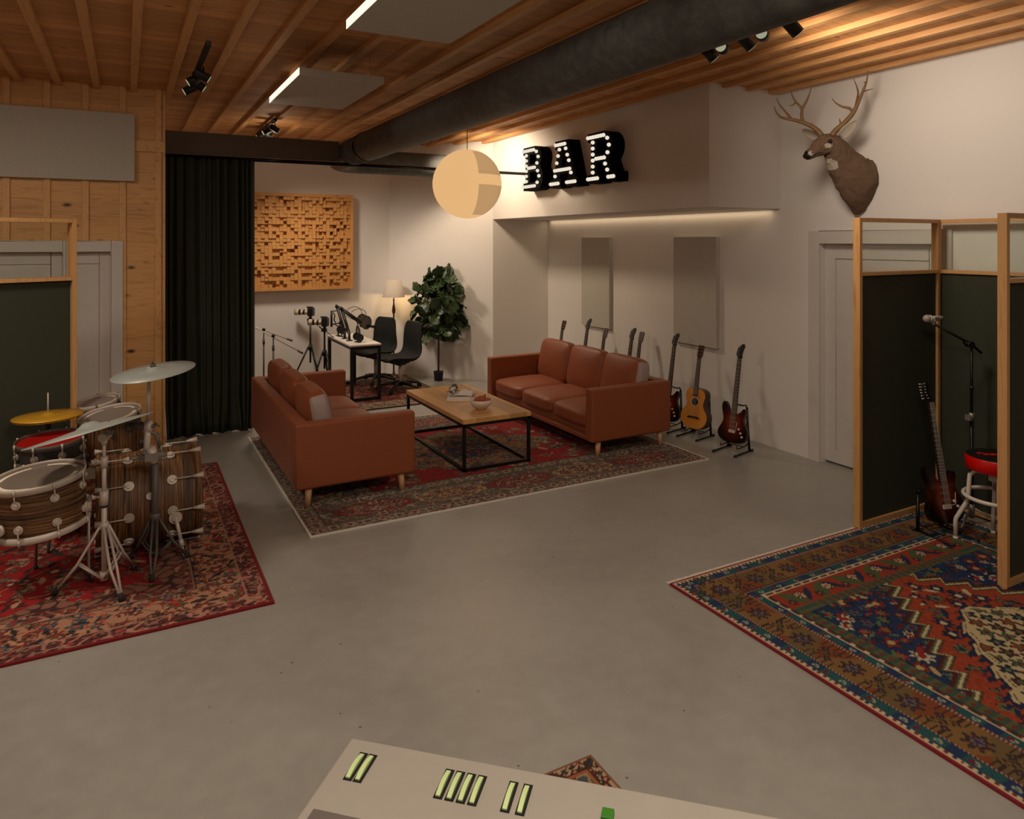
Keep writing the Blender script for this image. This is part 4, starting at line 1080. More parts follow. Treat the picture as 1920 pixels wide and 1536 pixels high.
def neck_parts(t, z0, z1, ybody, frets, mat, headw=.034, acoustic=False):
    m = MB(); m.box(-.001, .001, 0, .001, z0, z0+.001)
    m = MB(); n_ = 10; vs = []
    for i, (z, w_, dpt) in enumerate(((z0, .028, .022), (z1, .021, .019))):
        for k_ in range(n_+1):
            a = PI*k_/n_; vs.append((w_*math.cos(a), ybody+dpt*math.sin(a), z))
    m.add(vs, [(k_, k_+1, n_+2+k_, n_+1+k_) for k_ in range(n_)]+[tuple(range(n_+1)), tuple(range(n_+1, 2*n_+2))], 0, True)
    nk = m.build('neck', mat, t)
    m = MB(); m.box(-.027, .027, ybody-.006, ybody, z0, z0+.01); m = MB()
    m.prism([(-.0285, z0), (.0285, z0), (.0215, z1), (-.0215, z1)], ybody-.007, ybody+.001); fb = m.build('fretboard', 'fretboard', nk)
    m = MB()
    L_ = (z1-z0)*1.45
    for i in range(1, frets+1):
        z = z1-L_*(1-2**(-i/12))
        if z < z0+.004: break
        w_ = .0215+(.0285-.0215)*(z1-z)/(z1-z0); m.box(-w_, w_, ybody-.0085, ybody-.007, z-.0009, z+.0009)
    m.build('frets', 'chrome', nk)
    T = Tm((0, ybody+.004, z1), (R(-9), 0, 0))
    if acoustic: pl = [(-.022, 0), (.022, 0), (.033, .03), (.036, .135), (.018, .142), (0, .136), (-.018, .142), (-.036, .135), (-.033, .03)]
    else: pl = [(-.021, 0), (.021, 0), (.025, .02), (.018, .045), (.028, .10), (.036, .128), (.022, .152), (0, .145), (-.036, .105), (-.042, .04), (-.030, .018)]
    hd = MB().prism(pl, -.007, .008, T=T).build('headstock', mat if not acoustic else 'rosewood', nk, bevel=.002)
    m = MB()
    for i in range(6):
        if acoustic:
            sg = -1 if i < 3 else 1; z = .04+.035*(i % 3); x = .022*sg; xo = .046*sg
        else:
            sg = -1; z = .028+.021*i; x = -.020+.004*abs(i-2); xo = -.052+.002*i
        m.cyl((x, -.012, z), (x, -.006, z), .004, n=8, T=T); m.cyl((x, .004, z), (xo, .004, z), .003, n=6, T=T); m.sphere((xo, .004, z), .007, 8, sc_=(1, .6, .8), T=T)
    m.build('tuners', 'chrome', hd)
    return nk
def strings(t, z0, z1, yb, mat='chrome'):
    m = MB()
    for i in range(6):
        a = -.5+i/5; m.tube([(a*.050, yb, z0), (a*.036, yb-.001, z1)], .0007, n=4, sm=False)
    m.build('strings', mat, t)
def make_strat(label, loc, rz, lean=-11, group=None):
    t = thing('electric_guitar', label, 'electric guitar', loc, group=group, rot=(R(lean), 0, rz))
    MB().prism(ST, -.021, .021).build('body', 'sunburst', t, bevel=.009, seg=3)
    neck_parts(t, .275, .835, -.021, 21, 'guitar_black')
    for z, w_ in ((.245, .038), (.205, .038), (.158, .038)): MB().box(-w_, w_, -.029, -.021, z-.009, z+.009, T=Tm((0, 0, 0), (0, 0, 0))).build('pickup', 'stand_dark', t, bevel=.002)
    MB().box(-.036, .036, -.033, -.021, .098, .128).build('bridge', 'chrome', t, bevel=.002)
    MB().tube([(.036, -.03, .12), (.052, -.05, .13), (.062, -.055, .21)], .0025, n=6).build('tremolo_arm', 'chrome', t)
    for x, z in ((.072, .145), (.095, .11), (.112, .075)): MB().cyl((x, -.034, z), (x, -.021, z), .0095, .011, n=14).build('knob', 'ceramic', t)
    strings(t, .128, .835, -.036)
    return t
def make_acoustic(label, loc, rz, lean=-11, group=None):
    t = thing('acoustic_guitar', label, 'acoustic guitar', loc, group=group, rot=(R(lean), 0, rz))
    MB().prism(AC, -.048, .052).build('body', 'rosewood', t, bevel=.004)
    MB().prism([(x*.985, .216+(z-.216)*.985) for x, z in AC], -.0505, -.046).build('soundboard', 'spruce', t)
    neck_parts(t, .345, .75, -.052, 18, 'neck_maple', acoustic=True)
    MB().cyl((0, -.0515, .285), (0, -.0505, .285), .048, n=32).build('rosette', 'ceramic', t)
    MB().cyl((0, -.052, .285), (0, -.0512, .285), .041, n=32).build('soundhole', 'guitar_black', t)
    MB().prism([(-.075, .118), (-.07, .110), (-.03, .116), (.03, .116), (.07, .110), (.075, .118), (.045, .132), (-.045, .132)], -.060, -.0505).build('bridge', 'guitar_black', t)
    strings(t, .125, .75, -.0625)
    return t
def make_stand(label, loc, rz, group=None):
    t = thing('guitar_stand', label, 'guitar stand', loc, rz, group)
    for s in (-1, 1):
        MB().cyl((s*.12, -.13, .013), (s*.12, .15, .013), .009, n=12).build('foot_bar', 'black_metal', t)
        m = MB(); 
        for y in (-.14, .16): m.cyl((s*.12, y-.018, .0135), (s*.12, y+.018, .0135), .0125, n=12)
        m.build('rubber_end', 'rubber', t)
        MB().tube([(s*.12, .12, .015), (s*.085, .15, .22), (s*.065, .165, .43)], .0125, n=12).build('strut', 'black_metal', t)
        MB().tube([(s*.105, .134, .085), (s*.10, .05, .062), (s*.09, -.055, .058), (s*.09, -.068, .085)], .006, n=8).build('cradle_arm', 'black_metal', t)
    MB().tube([(-.075, .16, .41), (-.06, .155, .455), (-.03, .168, .44), (.03, .168, .44), (.06, .155, .455), (.075, .16, .41)], .008, n=8).build('yoke', 'black_metal', t)
    MB().tube([(-.10, .05, .062), (.10, .05, .062)], .005, n=8).build('cross_rod', 'black_metal', t)
    return t
row = [('a', 8.50, 'acoustic guitar furthest from the camera, only its headstock shows above the sofa'),
       ('e', 7.86, 'electric guitar furthest from the camera, its dark neck against the first wall panel'),
       ('a', 7.50, 'acoustic guitar second from the far end, its headstock just under the first wall panel'),
       ('e', 6.76, 'electric guitar second from the far end, its tall dark neck between the two wall panels'),
       ('a', 6.98, 'acoustic guitar third from the far end, its headstock right beside a taller dark neck'),
       ('e', 6.14, 'electric guitar just behind the sofa arm, its neck in front of the second wall panel'),
       ('a', 5.76, 'acoustic guitar with amber top and dark sides, fully visible beside the sofa'),
       ('e', 5.17, 'sunburst electric guitar nearest the door, fully visible on its stand')]
protoS = protoA = protoT = None
for kd, y, lb in row:
    far = 'guitars lined up by the niche wall'
    x = 5.30 if kd == 'e' else 5.36
    if abs(y-6.98) < .01: x = 5.60
    if abs(y-6.76) < .01: x = 5.18
    loc = (x, y, .092); rz = R(-77)
    if kd == 'e':
        if protoS is None: protoS = make_strat(lb, loc, rz, group=far)
        else: dup(protoS, loc, None, lb)
    else:
        lean = -10
        loc = (x, y, .088)
        if abs(y-6.98) < .01: loc = (5.53, y, .088)
        if protoA is None: protoA = make_acoustic(lb, loc, rz, lean, group=far)
        else: dup(protoA, loc, None, lb)
    sl = 'black guitar stand holding the ' + lb.split(',')[0]
    if protoT is None: protoT = make_stand(sl, (loc[0], y, 0), rz, 'guitar stands by the niche wall')
    else: dup(protoT, (loc[0], y, 0), None, sl)

# ================================================================== DEER HEAD
def PXX(x, y, X):
    dx = SF.x+(x-960)/1333*SL.x; dy = SF.y+(x-960)/1333*SL.y; k_ = X/dx
    return Vector((X, k_*dy, H-(y-452)/1333*k_))
def loft(rings, n=24, m=None, mis=None):
    """rings: (centre, dir, half width, half height)"""
    m = m or MB(); vs = []
    for ri, (c, d, a, b) in enumerate(rings):
        d = Vector(d).normalized(); s = d.cross(Vector((0, 0, 1))).normalized(); u = s.cross(d)
        tp = max(0, .62-.13*ri)
        for k_ in range(n):
            q = 2*PI*k_/n; low = max(0, -math.sin(q))
            vs.append(c+s*(a*math.cos(q)*(1-tp*low**1.3))+u*(b*math.sin(q)*(1+.10*tp*low)))
    N = len(rings)
    b0 = len(m.v); m.v += [tuple(v) for v in vs]
    for i in range(N-1):
        for k_ in range(n):
            m.f.append([b0+i*n+k_, b0+i*n+(k_+1) % n, b0+(i+1)*n+(k_+1) % n, b0+(i+1)*n+k_]); m.mi.append(mis[i] if mis else 0); m.sm.append(True)
    m.f.append([b0+k_ for k_ in range(n)]); m.mi.append(0); m.sm.append(False)
    m.f.append([b0+(N-1)*n+k_ for k_ in range(n)]); m.mi.append(mis[-1] if mis else 0); m.sm.append(True)
    return m
dh = thing('deer_head', 'mounted deer head with large branching antlers on the white wall', 'deer head', (5.79, 4.10, 2.62))
inv = Matrix.Translation((-5.79, -4.10, -2.62))
def W(p): return inv @ p
spec = [ # x, y, X, half width, half height
    (1611, 346, 5.787, .165, .245), (1610, 342, 5.74, .172, .238), (1601, 331, 5.68, .158, .205), (1590, 318, 5.615, .138, .175), (1580, 304, 5.56, .118, .152),
    (1572, 291, 5.51, .103, .132), (1566, 281, 5.465, .094, .112), (1559, 273.5, 5.425, .086, .098), (1549, 270.5, 5.375, .080, .092), (1540, 274, 5.325, .066, .082), (1532, 279.5, 5.28, .052, .066), (1525, 285, 5.24, .044, .054), (1518, 289, 5.205, .040, .046), (1512.5, 292, 5.178, .036, .038), (1509.5, 293.5, 5.163, .024, .024)]
P_ = [W(PXX(a, b, c)) for a, b, c, _, _ in spec]
rings = []
for i, s_ in enumerate(spec):
    d = P_[min(i+1, len(P_)-1)]-P_[max(i-1, 0)]
    if i == 0: d = Vector((-1, 0, 0))
    elif i == 1: d = Vector((-1, 0, .25))
    rings.append((P_[i], d, s_[3], s_[4]))
m = loft(rings, 32)
fur = m.build('body', ['fur', 'fur_pale', 'nose_black', 'fur_dark'], dh)
bmm = bmesh.new(); bmm.from_mesh(fur.data); bmesh.ops.subdivide_edges(bmm, edges=bmm.edges, cuts=2, use_grid_fill=True, smooth=1.0)
thr = W(PXX(1558, 310, 5.46)); tip = P_[-1]
for f in bmm.faces:
    c = f.calc_center_median(); f.smooth = True
    if (c-tip).length < .050: f.material_index = 2
    w3 = c+Vector((5.79, 4.10, 2.62)); dd = w3.dot(SF); px = 960+1333*(w3.x*SL.x+w3.y*SL.y)/dd; py = 452-1333*(w3.z-H)/dd
    if ((px-1558)/14)**2+((py-310)/11.5)**2 < 1 and py < 321-.35*(px-1558) and f.material_index == 0: f.material_index = 1
    if ((px-1553)/6.5)**2+((py-272.5)/5)**2 < 1: f.material_index = 1
    if ((px-1520)/5)**2+((py-287.5)/4.5)**2 < 1: f.material_index = 1
bmm.to_mesh(fur.data); bmm.free()
sd = fur.modifiers.new('s', 'SUBSURF'); sd.levels = 1; sd.render_levels = 1
tx = bpy.data.textures.new('furtex', 'CLOUDS'); tx.noise_scale = .055
dm = fur.modifiers.new('d', 'DISPLACE'); dm.texture = tx; dm.strength = .026; dm.mid_level = .5
# eyes, brow patches
hd_dir = (P_[11]-P_[8]).normalized(); hs = hd_dir.cross(Vector((0, 0, 1))).normalized()   # +hs / -hs are the sides of the face
if hs.y > 0: hs = -hs
ec = P_[8]*.55+P_[9]*.45+Vector((0, 0, .022))
for s in (1, -1):
    e1 = ec+hs*s*.074
    MB().sphere(e1, .021, 14, sc_=(1, .8, .9)).build('eye', 'nose_black', dh)
    nc = P_[12]+hs*s*.030+Vector((0, 0, .012)); MB().sphere(nc, .016, 12).build('nostril_rim', 'fur_pale', dh)
    MB().sphere(nc+hs*s*.008+hd_dir*.004, .010, 10).build('nostril', 'nose_black', dh)
MB().tube([P_[13]+Vector((0, 0, -.024))+hs*.022, P_[12]+Vector((0, 0, -.020))+hs*.037, P_[10]+Vector((0, 0, -.030))+hs*.048], .0035, n=6).build('mouth_line', 'fur_dark', dh)
# ears: cupped leaf shapes
def ear(base, tipv, out, wdt, name='ear'):
    b, t_ = W(base), W(tipv); d = (t_-b); L_ = d.length; d.normalize(); s = d.cross(out).normalized(); o_ = s.cross(d)
    vs = []; nu, nv = 9, 8
    for i in range(nu+1):
        u = i/nu; w_ = wdt*max(0, math.sin(PI*min(1, (.10+.90*u)**.9)))**.5+.006*(1-u)
        for j in range(nv+1):
            v = -1+2*j/nv; vs.append(b+d*(u*L_)+s*(v*w_)-o_*(.35*wdt*(1-v*v)*(1-u*.5)))
    m = MB(); m.add(vs, [(i*(nv+1)+j, i*(nv+1)+j+1, (i+1)*(nv+1)+j+1, (i+1)*(nv+1)+j) for i in range(nu) for j in range(nv)], 0, True)
    o = m.build(name, ['fur_pale', 'fur_pale'], dh); q = o.modifiers.new('t', 'SOLIDIFY'); q.thickness = .006; q.material_offset = 1
vd = -SF
ear(PXX(1576, 258, 5.42), PXX(1606, 226, 5.43), -SF*1+Vector((0, 0, -.1)), .048)
ear(PXX(1536, 260, 5.42), PXX(1503, 243, 5.42), -SF*1+Vector((0, 0, -.3)), .034)
def antler(lines, nm='antler'):
    m = MB()
    for pts, r0, r1 in lines:
        P = [W(PX(x, y, d)) for x, y, d in pts]
        # smooth the path
        Q = [];N = len(P)
        for i in range(N-1):
            p0, p1, p2, p3 = P[max(i-1, 0)], P[i], P[i+1], P[min(i+2, N-1)]
            for j in range(4):
                u = j/4; Q.append(.5*((2*p1)+(p2-p0)*u+(2*p0-5*p1+4*p2-p3)*u*u+(3*p1-p0-3*p2+p3)*u**3))
        Q.append(P[-1]); K = len(Q)
        m.tube(Q, [r0+(r1-r0)*(i/(K-1))**1.3 for i in range(K)], n=10)
    m.build(nm, 'antler', dh)
antler([([(1560, 254, 6.17), (1568, 244, 6.15), (1583, 231, 6.12), (1600, 211, 6.09), (1610, 190, 6.07), (1618, 171, 6.05), (1625, 152, 6.03), (1627, 132, 6.02)], .026, .003),
        ([(1600, 211, 6.09), (1592, 203, 6.10), (1579, 200, 6.12), (1566, 192, 6.15), (1559, 183, 6.17)], .013, .002),
        ([(1603, 206, 6.09), (1607, 188, 6.13), (1609, 174, 6.16), (1606, 161, 6.18), (1600, 147, 6.20)], .012, .002),
        ([(1618, 172, 6.05), (1627, 169, 6.03), (1638, 166.5, 6.01)], .008, .0015), ([(1578, 235, 6.12), (1575, 228, 6.12), (1574, 222, 6.12)], .010, .002),
        ([(1624, 156, 6.03), (1619, 153, 6.03)], .007, .002)])
antler([([(1540, 254, 6.20), (1534, 246, 6.21), (1522, 237, 6.22), (1504, 229, 6.24), (1483, 224, 6.26), (1465, 220, 6.28), (1456, 211, 6.29), (1451.5, 199, 6.30)], .025, .003),
        ([(1485, 225, 6.26), (1475, 212, 6.28), (1463, 198, 6.30), (1455, 183, 6.31)], .012, .002),
        ([(1506, 231, 6.24), (1503, 216, 6.25), (1503, 203, 6.26), (1492, 191, 6.27), (1486, 180, 6.28), (1482.5, 169, 6.29)], .015, .002),
        ([(1503, 206, 6.26), (1512, 190, 6.25), (1517, 178, 6.24), (1522, 161, 6.23)], .013, .002),
        ([(1491, 193, 6.27), (1486, 197, 6.27), (1479, 198, 6.27)], .008, .0015), ([(1528, 241, 6.22), (1524, 235, 6.22), (1524, 231, 6.22)], .009, .002)])

# ================================================================== DRUM KIT
def tilt(deg, pitch=0): return Matrix.Rotation(R(-deg), 4, SF) @ Matrix.Rotation(R(pitch), 4, SL)
def drum_parts(t, T, r, h, nlug, shell, head='drum_head', ring=True, both=True, lugmat='chrome', hoopmat='chrome'):
    MB().lathe([(r, -h/2+.02), (r, h/2-.02)], 48, T=T).build('shell', shell, t)
    for s in (1, -1):
        z = s*h/2
        hp = MB().lathe([(r+.004, z-s*.035), (r+.013, z-s*.033), (r+.013, z-s*.012), (r+.016, z+s*.002), (r+.009, z+s*.006), (r+.004, z-s*.002), (r+.004, z-s*.035)], 48, T=T).build('hoop', hoopmat, t)
        MB().lathe([(0.0001, z-s*.012), (r+.003, z-s*.012)], 48, T=T).build('drum_skin', head, t)
        if s == 1 and ring:
            m = MB()
            for i in range(4):
                a0 = 90*i+15; n_ = 12; vs = []
                for k_ in range(n_+1):
                    a = R(a0+66*k_/n_)
                    for q in (.80*r, .90*r): vs.append((q*math.cos(a), q*math.sin(a), z-.0105))
                m.add(vs, [(2*k_, 2*k_+1, 2*k_+3, 2*k_+2) for k_ in range(n_)], 0, False, T)
            m.build('damper_ring', 'head_ring', t)
    for i in range(nlug):
        a = 2*PI*(i+.5)/nlug; c, s_ = math.cos(a), math.sin(a)
        for s in (1, -1) if both else (1,):
            zl = s*(h/2-.085) if h > .2 else 0
            m = MB(); m.cyl((c*r, s_*r, zl), (c*(r+.014), s_*(r+.014), zl), .024, n=18, T=T); m.cyl((c*(r+.014), s_*(r+.014), zl), (c*(r+.026), s_*(r+.026), zl), .014, n=14, T=T)
            m.cyl((c*(r+.018), s_*(r+.018), zl), (c*(r+.018), s_*(r+.018), s*h/2-s*.004), .004, n=8, T=T)
            m.cyl((c*(r+.018), s_*(r+.018), s*h/2-s*.03), (c*(r+.018), s_*(r+.018), s*h/2+s*.008), .007, n=8, T=T)
            m.build('lug', lugmat, t)
RUG = .0135
# floor tom
t = thing('floor_tom', 'big striped wood floor tom drum at the front left on three legs', 'drum', (-.453, 5.14, RUG))
T = Tm((0, 0, .518)) @ tilt(3, 4)
drum_parts(t, T, .237, .315, 8, 'zebra_round')
for ang in (250, 10, 130):
    a = R(ang)-TH; c, s_ = math.cos(a), math.sin(a); r_ = .285
    p = T @ Vector((c*.262, s_*.262, -.07)); L_ = MB()
    L_.tube([(p.x, p.y, p.z+.06), (p.x, p.y, .07), (p.x+c*.02, p.y+s_*.02, .045), (p.x+c*.02, p.y+s_*.02, .008)], .0085, n=10)
    lg = L_.build('leg', 'metal_foot', t)
    q = T @ Vector((c*.245, s_*.245, -.07)); m = MB().cyl(q, p, .034, n=20).cyl((p.x, p.y, p.z-.03), (p.x, p.y, p.z+.03), .016, n=12); m.build('leg_bracket', 'chrome', lg)
    MB().sphere((p.x+c*.02, p.y+s_*.02, .012), .014, 10).build('rubber_foot', 'rubber', lg)
# bass drum (axis along X)
t = thing('bass_drum', 'large striped wood bass drum lying on its side on the red rug', 'drum', (.135, 5.53, .337))
Tb = Matrix.Rotation(R(2), 4, 'Z') @ Matrix.Rotation(R(90), 4, 'Y')
br, bl = .308, .585
MB().lathe([(br, -bl/2), (br, bl/2)], 64, T=Tb).build('shell', 'zebra_long', t)
for s in (-1, 1):
    z = s*bl/2
    MB().lathe([(br-.01, z-s*.02), (br+.014, z-s*.02), (br+.014, z+s*.022), (br-.008, z+s*.022)], 64, T=Tb).build('hoop', 'zebra_long', t)
    MB().lathe([(.0001, z+s*.005), (br, z+s*.005)], 64, T=Tb).build('drum_skin', 'drum_head', t)
MB().lathe([(br+.0150, bl/2-.075), (br+.0025, bl/2-.075), (br+.0025, bl/2-.055), (br+.001, bl/2-.055)], 64, T=Tb).build('inlay_stripe', 'stand_dark', t)
for s in (-1, 1):
    for i in range(10):
        a = 2*PI*(i+.5)/10+.08; c, s_ = math.cos(a), math.sin(a); z = s*(bl/2-.165); ze = s*(bl/2+.022)
        m = MB(); m.cyl((c*br, s_*br, z), (c*(br+.014), s_*(br+.014), z), .031, n=20, T=Tb); m.cyl((c*(br+.014), s_*(br+.014), z), (c*(br+.026), s_*(br+.026), z), .017, n=14, T=Tb)
        m.cyl((c*(br+.022), s_*(br+.022), z), (c*(br+.022), s_*(br+.022), ze-s*.06), .0045, n=8, T=Tb)
        m.cyl((c*(br+.022), s_*(br+.022), ze-s*.065), (c*(br+.026), s_*(br+.026), ze+s*.006), .008, .021, n=10, T=Tb); m.build('claw_lug', 'chrome', t)
m = MB(); m.cyl(Tb @ Vector((math.cos(R(190))*br, math.sin(R(190))*br, .02)), Tb @ Vector((math.cos(R(190))*(br+.01), math.sin(R(190))*(br+.01), .02)), .024, n=20)
m = MB(); p = Vector((0.005, -br*.975, .09)); m.cyl(p, p+Vector((0, -.012, .003)), .024, n=20); m.build('badge', 'chrome', t)
for sx, sy in ((1, -1), (1, 1)):
    p = Vector((.155, sy*br*.965, -.075)); d = Vector((.05, sy*.06, -.255))
    m = MB(); m.cyl(p, p+Vector((0, sy*.022, 0)), .040, n=22); m.cyl(p+Vector((0, sy*.02, 0)), p+Vector((0, sy*.045, 0)), .018, n=14)
    p2 = p+Vector((0, sy*.035, .01)); m.cyl(p2, p2+d*.62, .012, n=12); m.cyl(p2+d*.55, p2+d*.72, .015, n=12); m.cyl(p2+d*.7, p2+d*1.0, .007, n=10)
    lg = m.build('spur', 'chrome', t); MB().sphere(p2+d*1.0, .014, 10).build('rubber_tip', 'rubber', lg)
# rack toms
t = thing('rack_tom', 'striped rack tom mounted behind the bass drum, the front one of two', 'drum', (-.085, 6.16, .64), group=None)
T = tilt(5, 8); drum_parts(t, T, .200, .33, 6, 'zebra_long_v' if 'zebra_long_v' in M else 'zebra_long', lugmat='stand_dark')
MB().tube([(.21, -.10, .02), (.29, -.16, .0), (.31, -.20, -.10)], .014, n=10).build('mount_arm', 'stand_dark', t)
t = thing('rack_tom', 'smaller striped rack tom, the rear one of two, partly hidden behind the front tom', 'drum', (-.185, 6.62, .70), group=None)
T = tilt(6, 8); drum_parts(t, T, .155, .24, 6, 'zebra_long', lugmat='stand_dark')
# snare on its stand
t = thing('snare_drum', 'snare drum with a bright red skin beside the yellow hi-hat', 'drum', (-.455, 5.83, .665), group=None)
drum_parts(t, tilt(0, 4), .195, .15, 8, 'snare_shell', head='snare_red', ring=False, hoopmat='stand_dark')
t = thing('snare_stand', 'low grey tripod stand under the red snare drum', 'stand', (-.455, 5.83, RUG))
MB().cyl((0, 0, .10), (0, 0, .50), .011, n=12).build('pole', 'stand_dark', t)
for i in range(3):
    a = R(30+120*i); c, s_ = math.cos(a), math.sin(a)
    MB().tube([(0, 0, .26), (c*.19, s_*.19, .010)], .009, n=8).build('leg', 'stand_dark', t)
    MB().tube([(0, 0, .48), (c*.16, s_*.16, .535), (c*.17, s_*.17, .562)], .007, n=8).build('basket_arm', 'stand_dark', t)
# cymbals
def cymbal(t, T, r, mat, bell=.055):
    k_ = r*.19
    MB().lathe([(.006, bell), (k_*.5, bell*.93), (k_*.85, bell*.62), (k_*1.1, bell*.40), (r*.5, bell*.22), (r, 0), (r, -.002), (r*.5, bell*.22-.003), (k_*1.1, bell*.40-.003), (k_*.85, bell*.62-.003), (.006, bell-.004)], 56, T=T).build('cymbal', mat, t)
def tripod_base(t, mat, zc, feet, r=.010, zb=.06, brace=True):
    for fx, fy in feet:
        d = Vector((fx, fy, 0)); l = d.length; u = d/l; s = Vector((-u.y, u.x, 0))*.012
        m = MB()
        for sg in (-1, 1):
            m.tube([Vector((0, 0, zc))+u*.02+s*sg, u*(l*.55)+s*sg*1.5+Vector((0, 0, zc*.42)), u*(l-.012)+s*sg*.4+Vector((0, 0, .03))], r*.62, n=8)
            if brace: m.tube([Vector((0, 0, zb))+u*.015+s*sg*.6, u*(l*.52)+s*sg+Vector((0, 0, zc*.44))], r*.5, n=6)
        lg = m.build('leg', mat, t)
        MB().cyl(u*l+Vector((0, 0, .003)), u*(l-.018)+Vector((0, 0, .042)), .017, .013, n=12).build('rubber_foot', 'rubber', lg)
# ride on the tall pale stand in front
b0 = Vector((-.115, 4.93, RUG))
t = thing('cymbal_stand', 'pale metal cymbal stand in front of the bass drum, carrying a steeply tilted grey cymbal', 'cymbal stand', b0)
m = MB(); m.cyl((0, 0, .07), (0, 0, .56), .0155, n=18).cyl((0, 0, .54), (0, 0, .76), .0125, n=16).cyl((0, 0, .74), (0, 0, .915), .0095, n=14); m.build('pole', 'stand_silver', t)
for za, zb2, rc in ((.50, .585, .024), (.725, .79, .0195), (.05, .10, .024), (.355, .395, .025)): MB().cyl((0, 0, za), (0, 0, zb2), rc, n=20).build('collar', 'stand_silver', t)
m = MB(); m.cyl((0, 0, .487), (0, 0, .499), .0215, n=18); m.build('rubber_ring', 'rubber', t)
for z in (.545, .755):
    m = MB(); m.cyl(Vector((0, 0, z)), Vector((0, 0, z))-SL*.055, .007, n=10); m.tube([Vector((0, 0, z-.012))-SL*.055, Vector((0, 0, z+.012))-SL*.075], .008, n=8); m.tube([Vector((0, 0, z+.004))-SL*.05, Vector((0, 0, z-.012))-SL*.08], .007, n=8); m.build('wing_nut', 'stand_silver', t)
m = MB().cyl(Vector((0, 0, .905))-SF*.022, Vector((0, 0, .905))+SF*.022, .026, n=20).cyl((0, 0, .86), (0, 0, .90), .014, .022, n=16); m.cyl(Vector((0, 0, .915)), Vector((0, 0, .915))+SL*.045, .008, n=8)
m.cyl((0, 0, .91), Vector((0, 0, .955))-SL*.022, .0065, n=10); m.build('tilter', 'stand_silver', t)
feet = [(-.37, 4.97), (-.022, 4.696), (.048, 5.112)]
tripod_base(t, 'stand_silver', .375, [(a-b0.x, b-b0.y) for a, b in feet], r=.013)
cymbal(t, Tm((0, 0, .948)) @ Matrix.Translation(-SL*.085) @ tilt(15.2, -3.5), .350, 'cymbal_grey', .05)
# crash behind
b1 = Vector((.166, 5.13, RUG))
t = thing('cymbal_stand', 'dark grey cymbal stand close to the bass drum, carrying the highest light grey cymbal', 'cymbal stand', b1)
MB().cyl((0, 0, .10), (0, 0, .70), .022, n=18).build('lower_pole', 'stand_dark', t)
pt = PX(280, 697, 4.60)-b1; pm = PX(277.5, 790, 4.60)-b1; pb = Vector((pm.x, pm.y, .70))
m = MB(); m.cyl(Vector((0, 0, .66)), Vector((-.03, .0, .76)), .030, n=16); m.cyl(Vector((-.05, .012, .69)), pm, .020, n=16); m.cyl(pm-Vector((0, 0, .07)), pm, .027, n=16); m.cyl(pm, pt+Vector((0, 0, .03)), .0115, n=14); m.build('upper_pole', 'stand_silver', t)
m = MB(); m.box(-.06, .05, -.03, .03, .675, .725).cyl((-.09, 0, .70), (.07, 0, .70), .012, n=10).cyl((-.06, -.03, .735), (-.02, .05, .735), .014, n=10).cyl((.035, 0, .70), (.035, 0, .765), .007, n=8).cyl((.02, -.045, .69), (.07, -.045, .69), .008, n=8)
m.tube([(-.06, 0, .72), (-.12, .0, .70), (-.14, -.02, .712)], .011, n=8); m.build('clamp', 'metal_foot', t)
m = MB(); m.cyl(pm+Vector((0, 0, -.03))-SL*.05, pm+Vector((0, 0, -.03))+SL*.045, .012, n=10); m.cyl(pm-SL*.11+Vector((0, 0, -.03)), pm-SL*.02+Vector((0, 0, -.03)), .026, n=14)
m.sphere(pm-SL*.12+Vector((0, 0, -.04)), .034, 14); m.tube([pm+SL*.045+Vector((0, 0, -.01)), pm+SL*.075+Vector((0, 0, -.035))], .006, n=6); m.build('boom_clamp', 'stand_dark', t)
MB().cyl((0, 0, .28), (0, 0, .335), .032, n=18).build('collar', 'stand_dark', t)
tripod_base(t, 'stand_dark', .30, [(a-b1.x, b-b1.y) for a, b in ((.03, 5.30), (.36, 5.14), (.14, 4.87))], r=.012, brace=True)
Tc = Matrix.Translation(pt+SL*.028) @ tilt(5, 6)
cymbal(t, Tc, .25, 'cymbal_grey', .035)
MB().cyl(Tc @ Vector((0, 0, .034)), Tc @ Vector((0, 0, .050)), .017, n=16).cyl(Tc @ Vector((0, 0, .05)), Tc @ Vector((0, 0, .075)), .006, n=10).build('felt', 'stand_dark', t)
# hi-hat
hb = PX(90, 777, 5.12); hb.z = RUG
t = thing('hi_hat', 'yellow hi-hat cymbals on a stand with a thin rod sticking up', 'cymbal', hb)
zh = PX(90, 777, 5.12).z-RUG
MB().cyl((0, 0, .05), (0, 0, zh-.03), .016, n=14).cyl((0, 0, zh-.10), (0, 0, zh-.02), .020, n=14).build('pole', 'stand_dark', t)
MB().cyl((0, 0, zh-.03), (0, 0, zh+.155), .0045, n=8).build('rod', 'stand_silver', t)
cymbal(t, Tm((0, 0, zh-.01)) @ tilt(1, 0), .222, 'cymbal_gold', .025)
cymbal(t, Tm((0, 0, zh-.022)) @ tilt(1, 0) @ Matrix.Rotation(PI, 4, 'X'), .218, 'cymbal_gold', .025)
tripod_base(t, 'stand_dark', .26, [(.2, -.08), (-.16, -.12), (0, .2)], r=.011, brace=False)

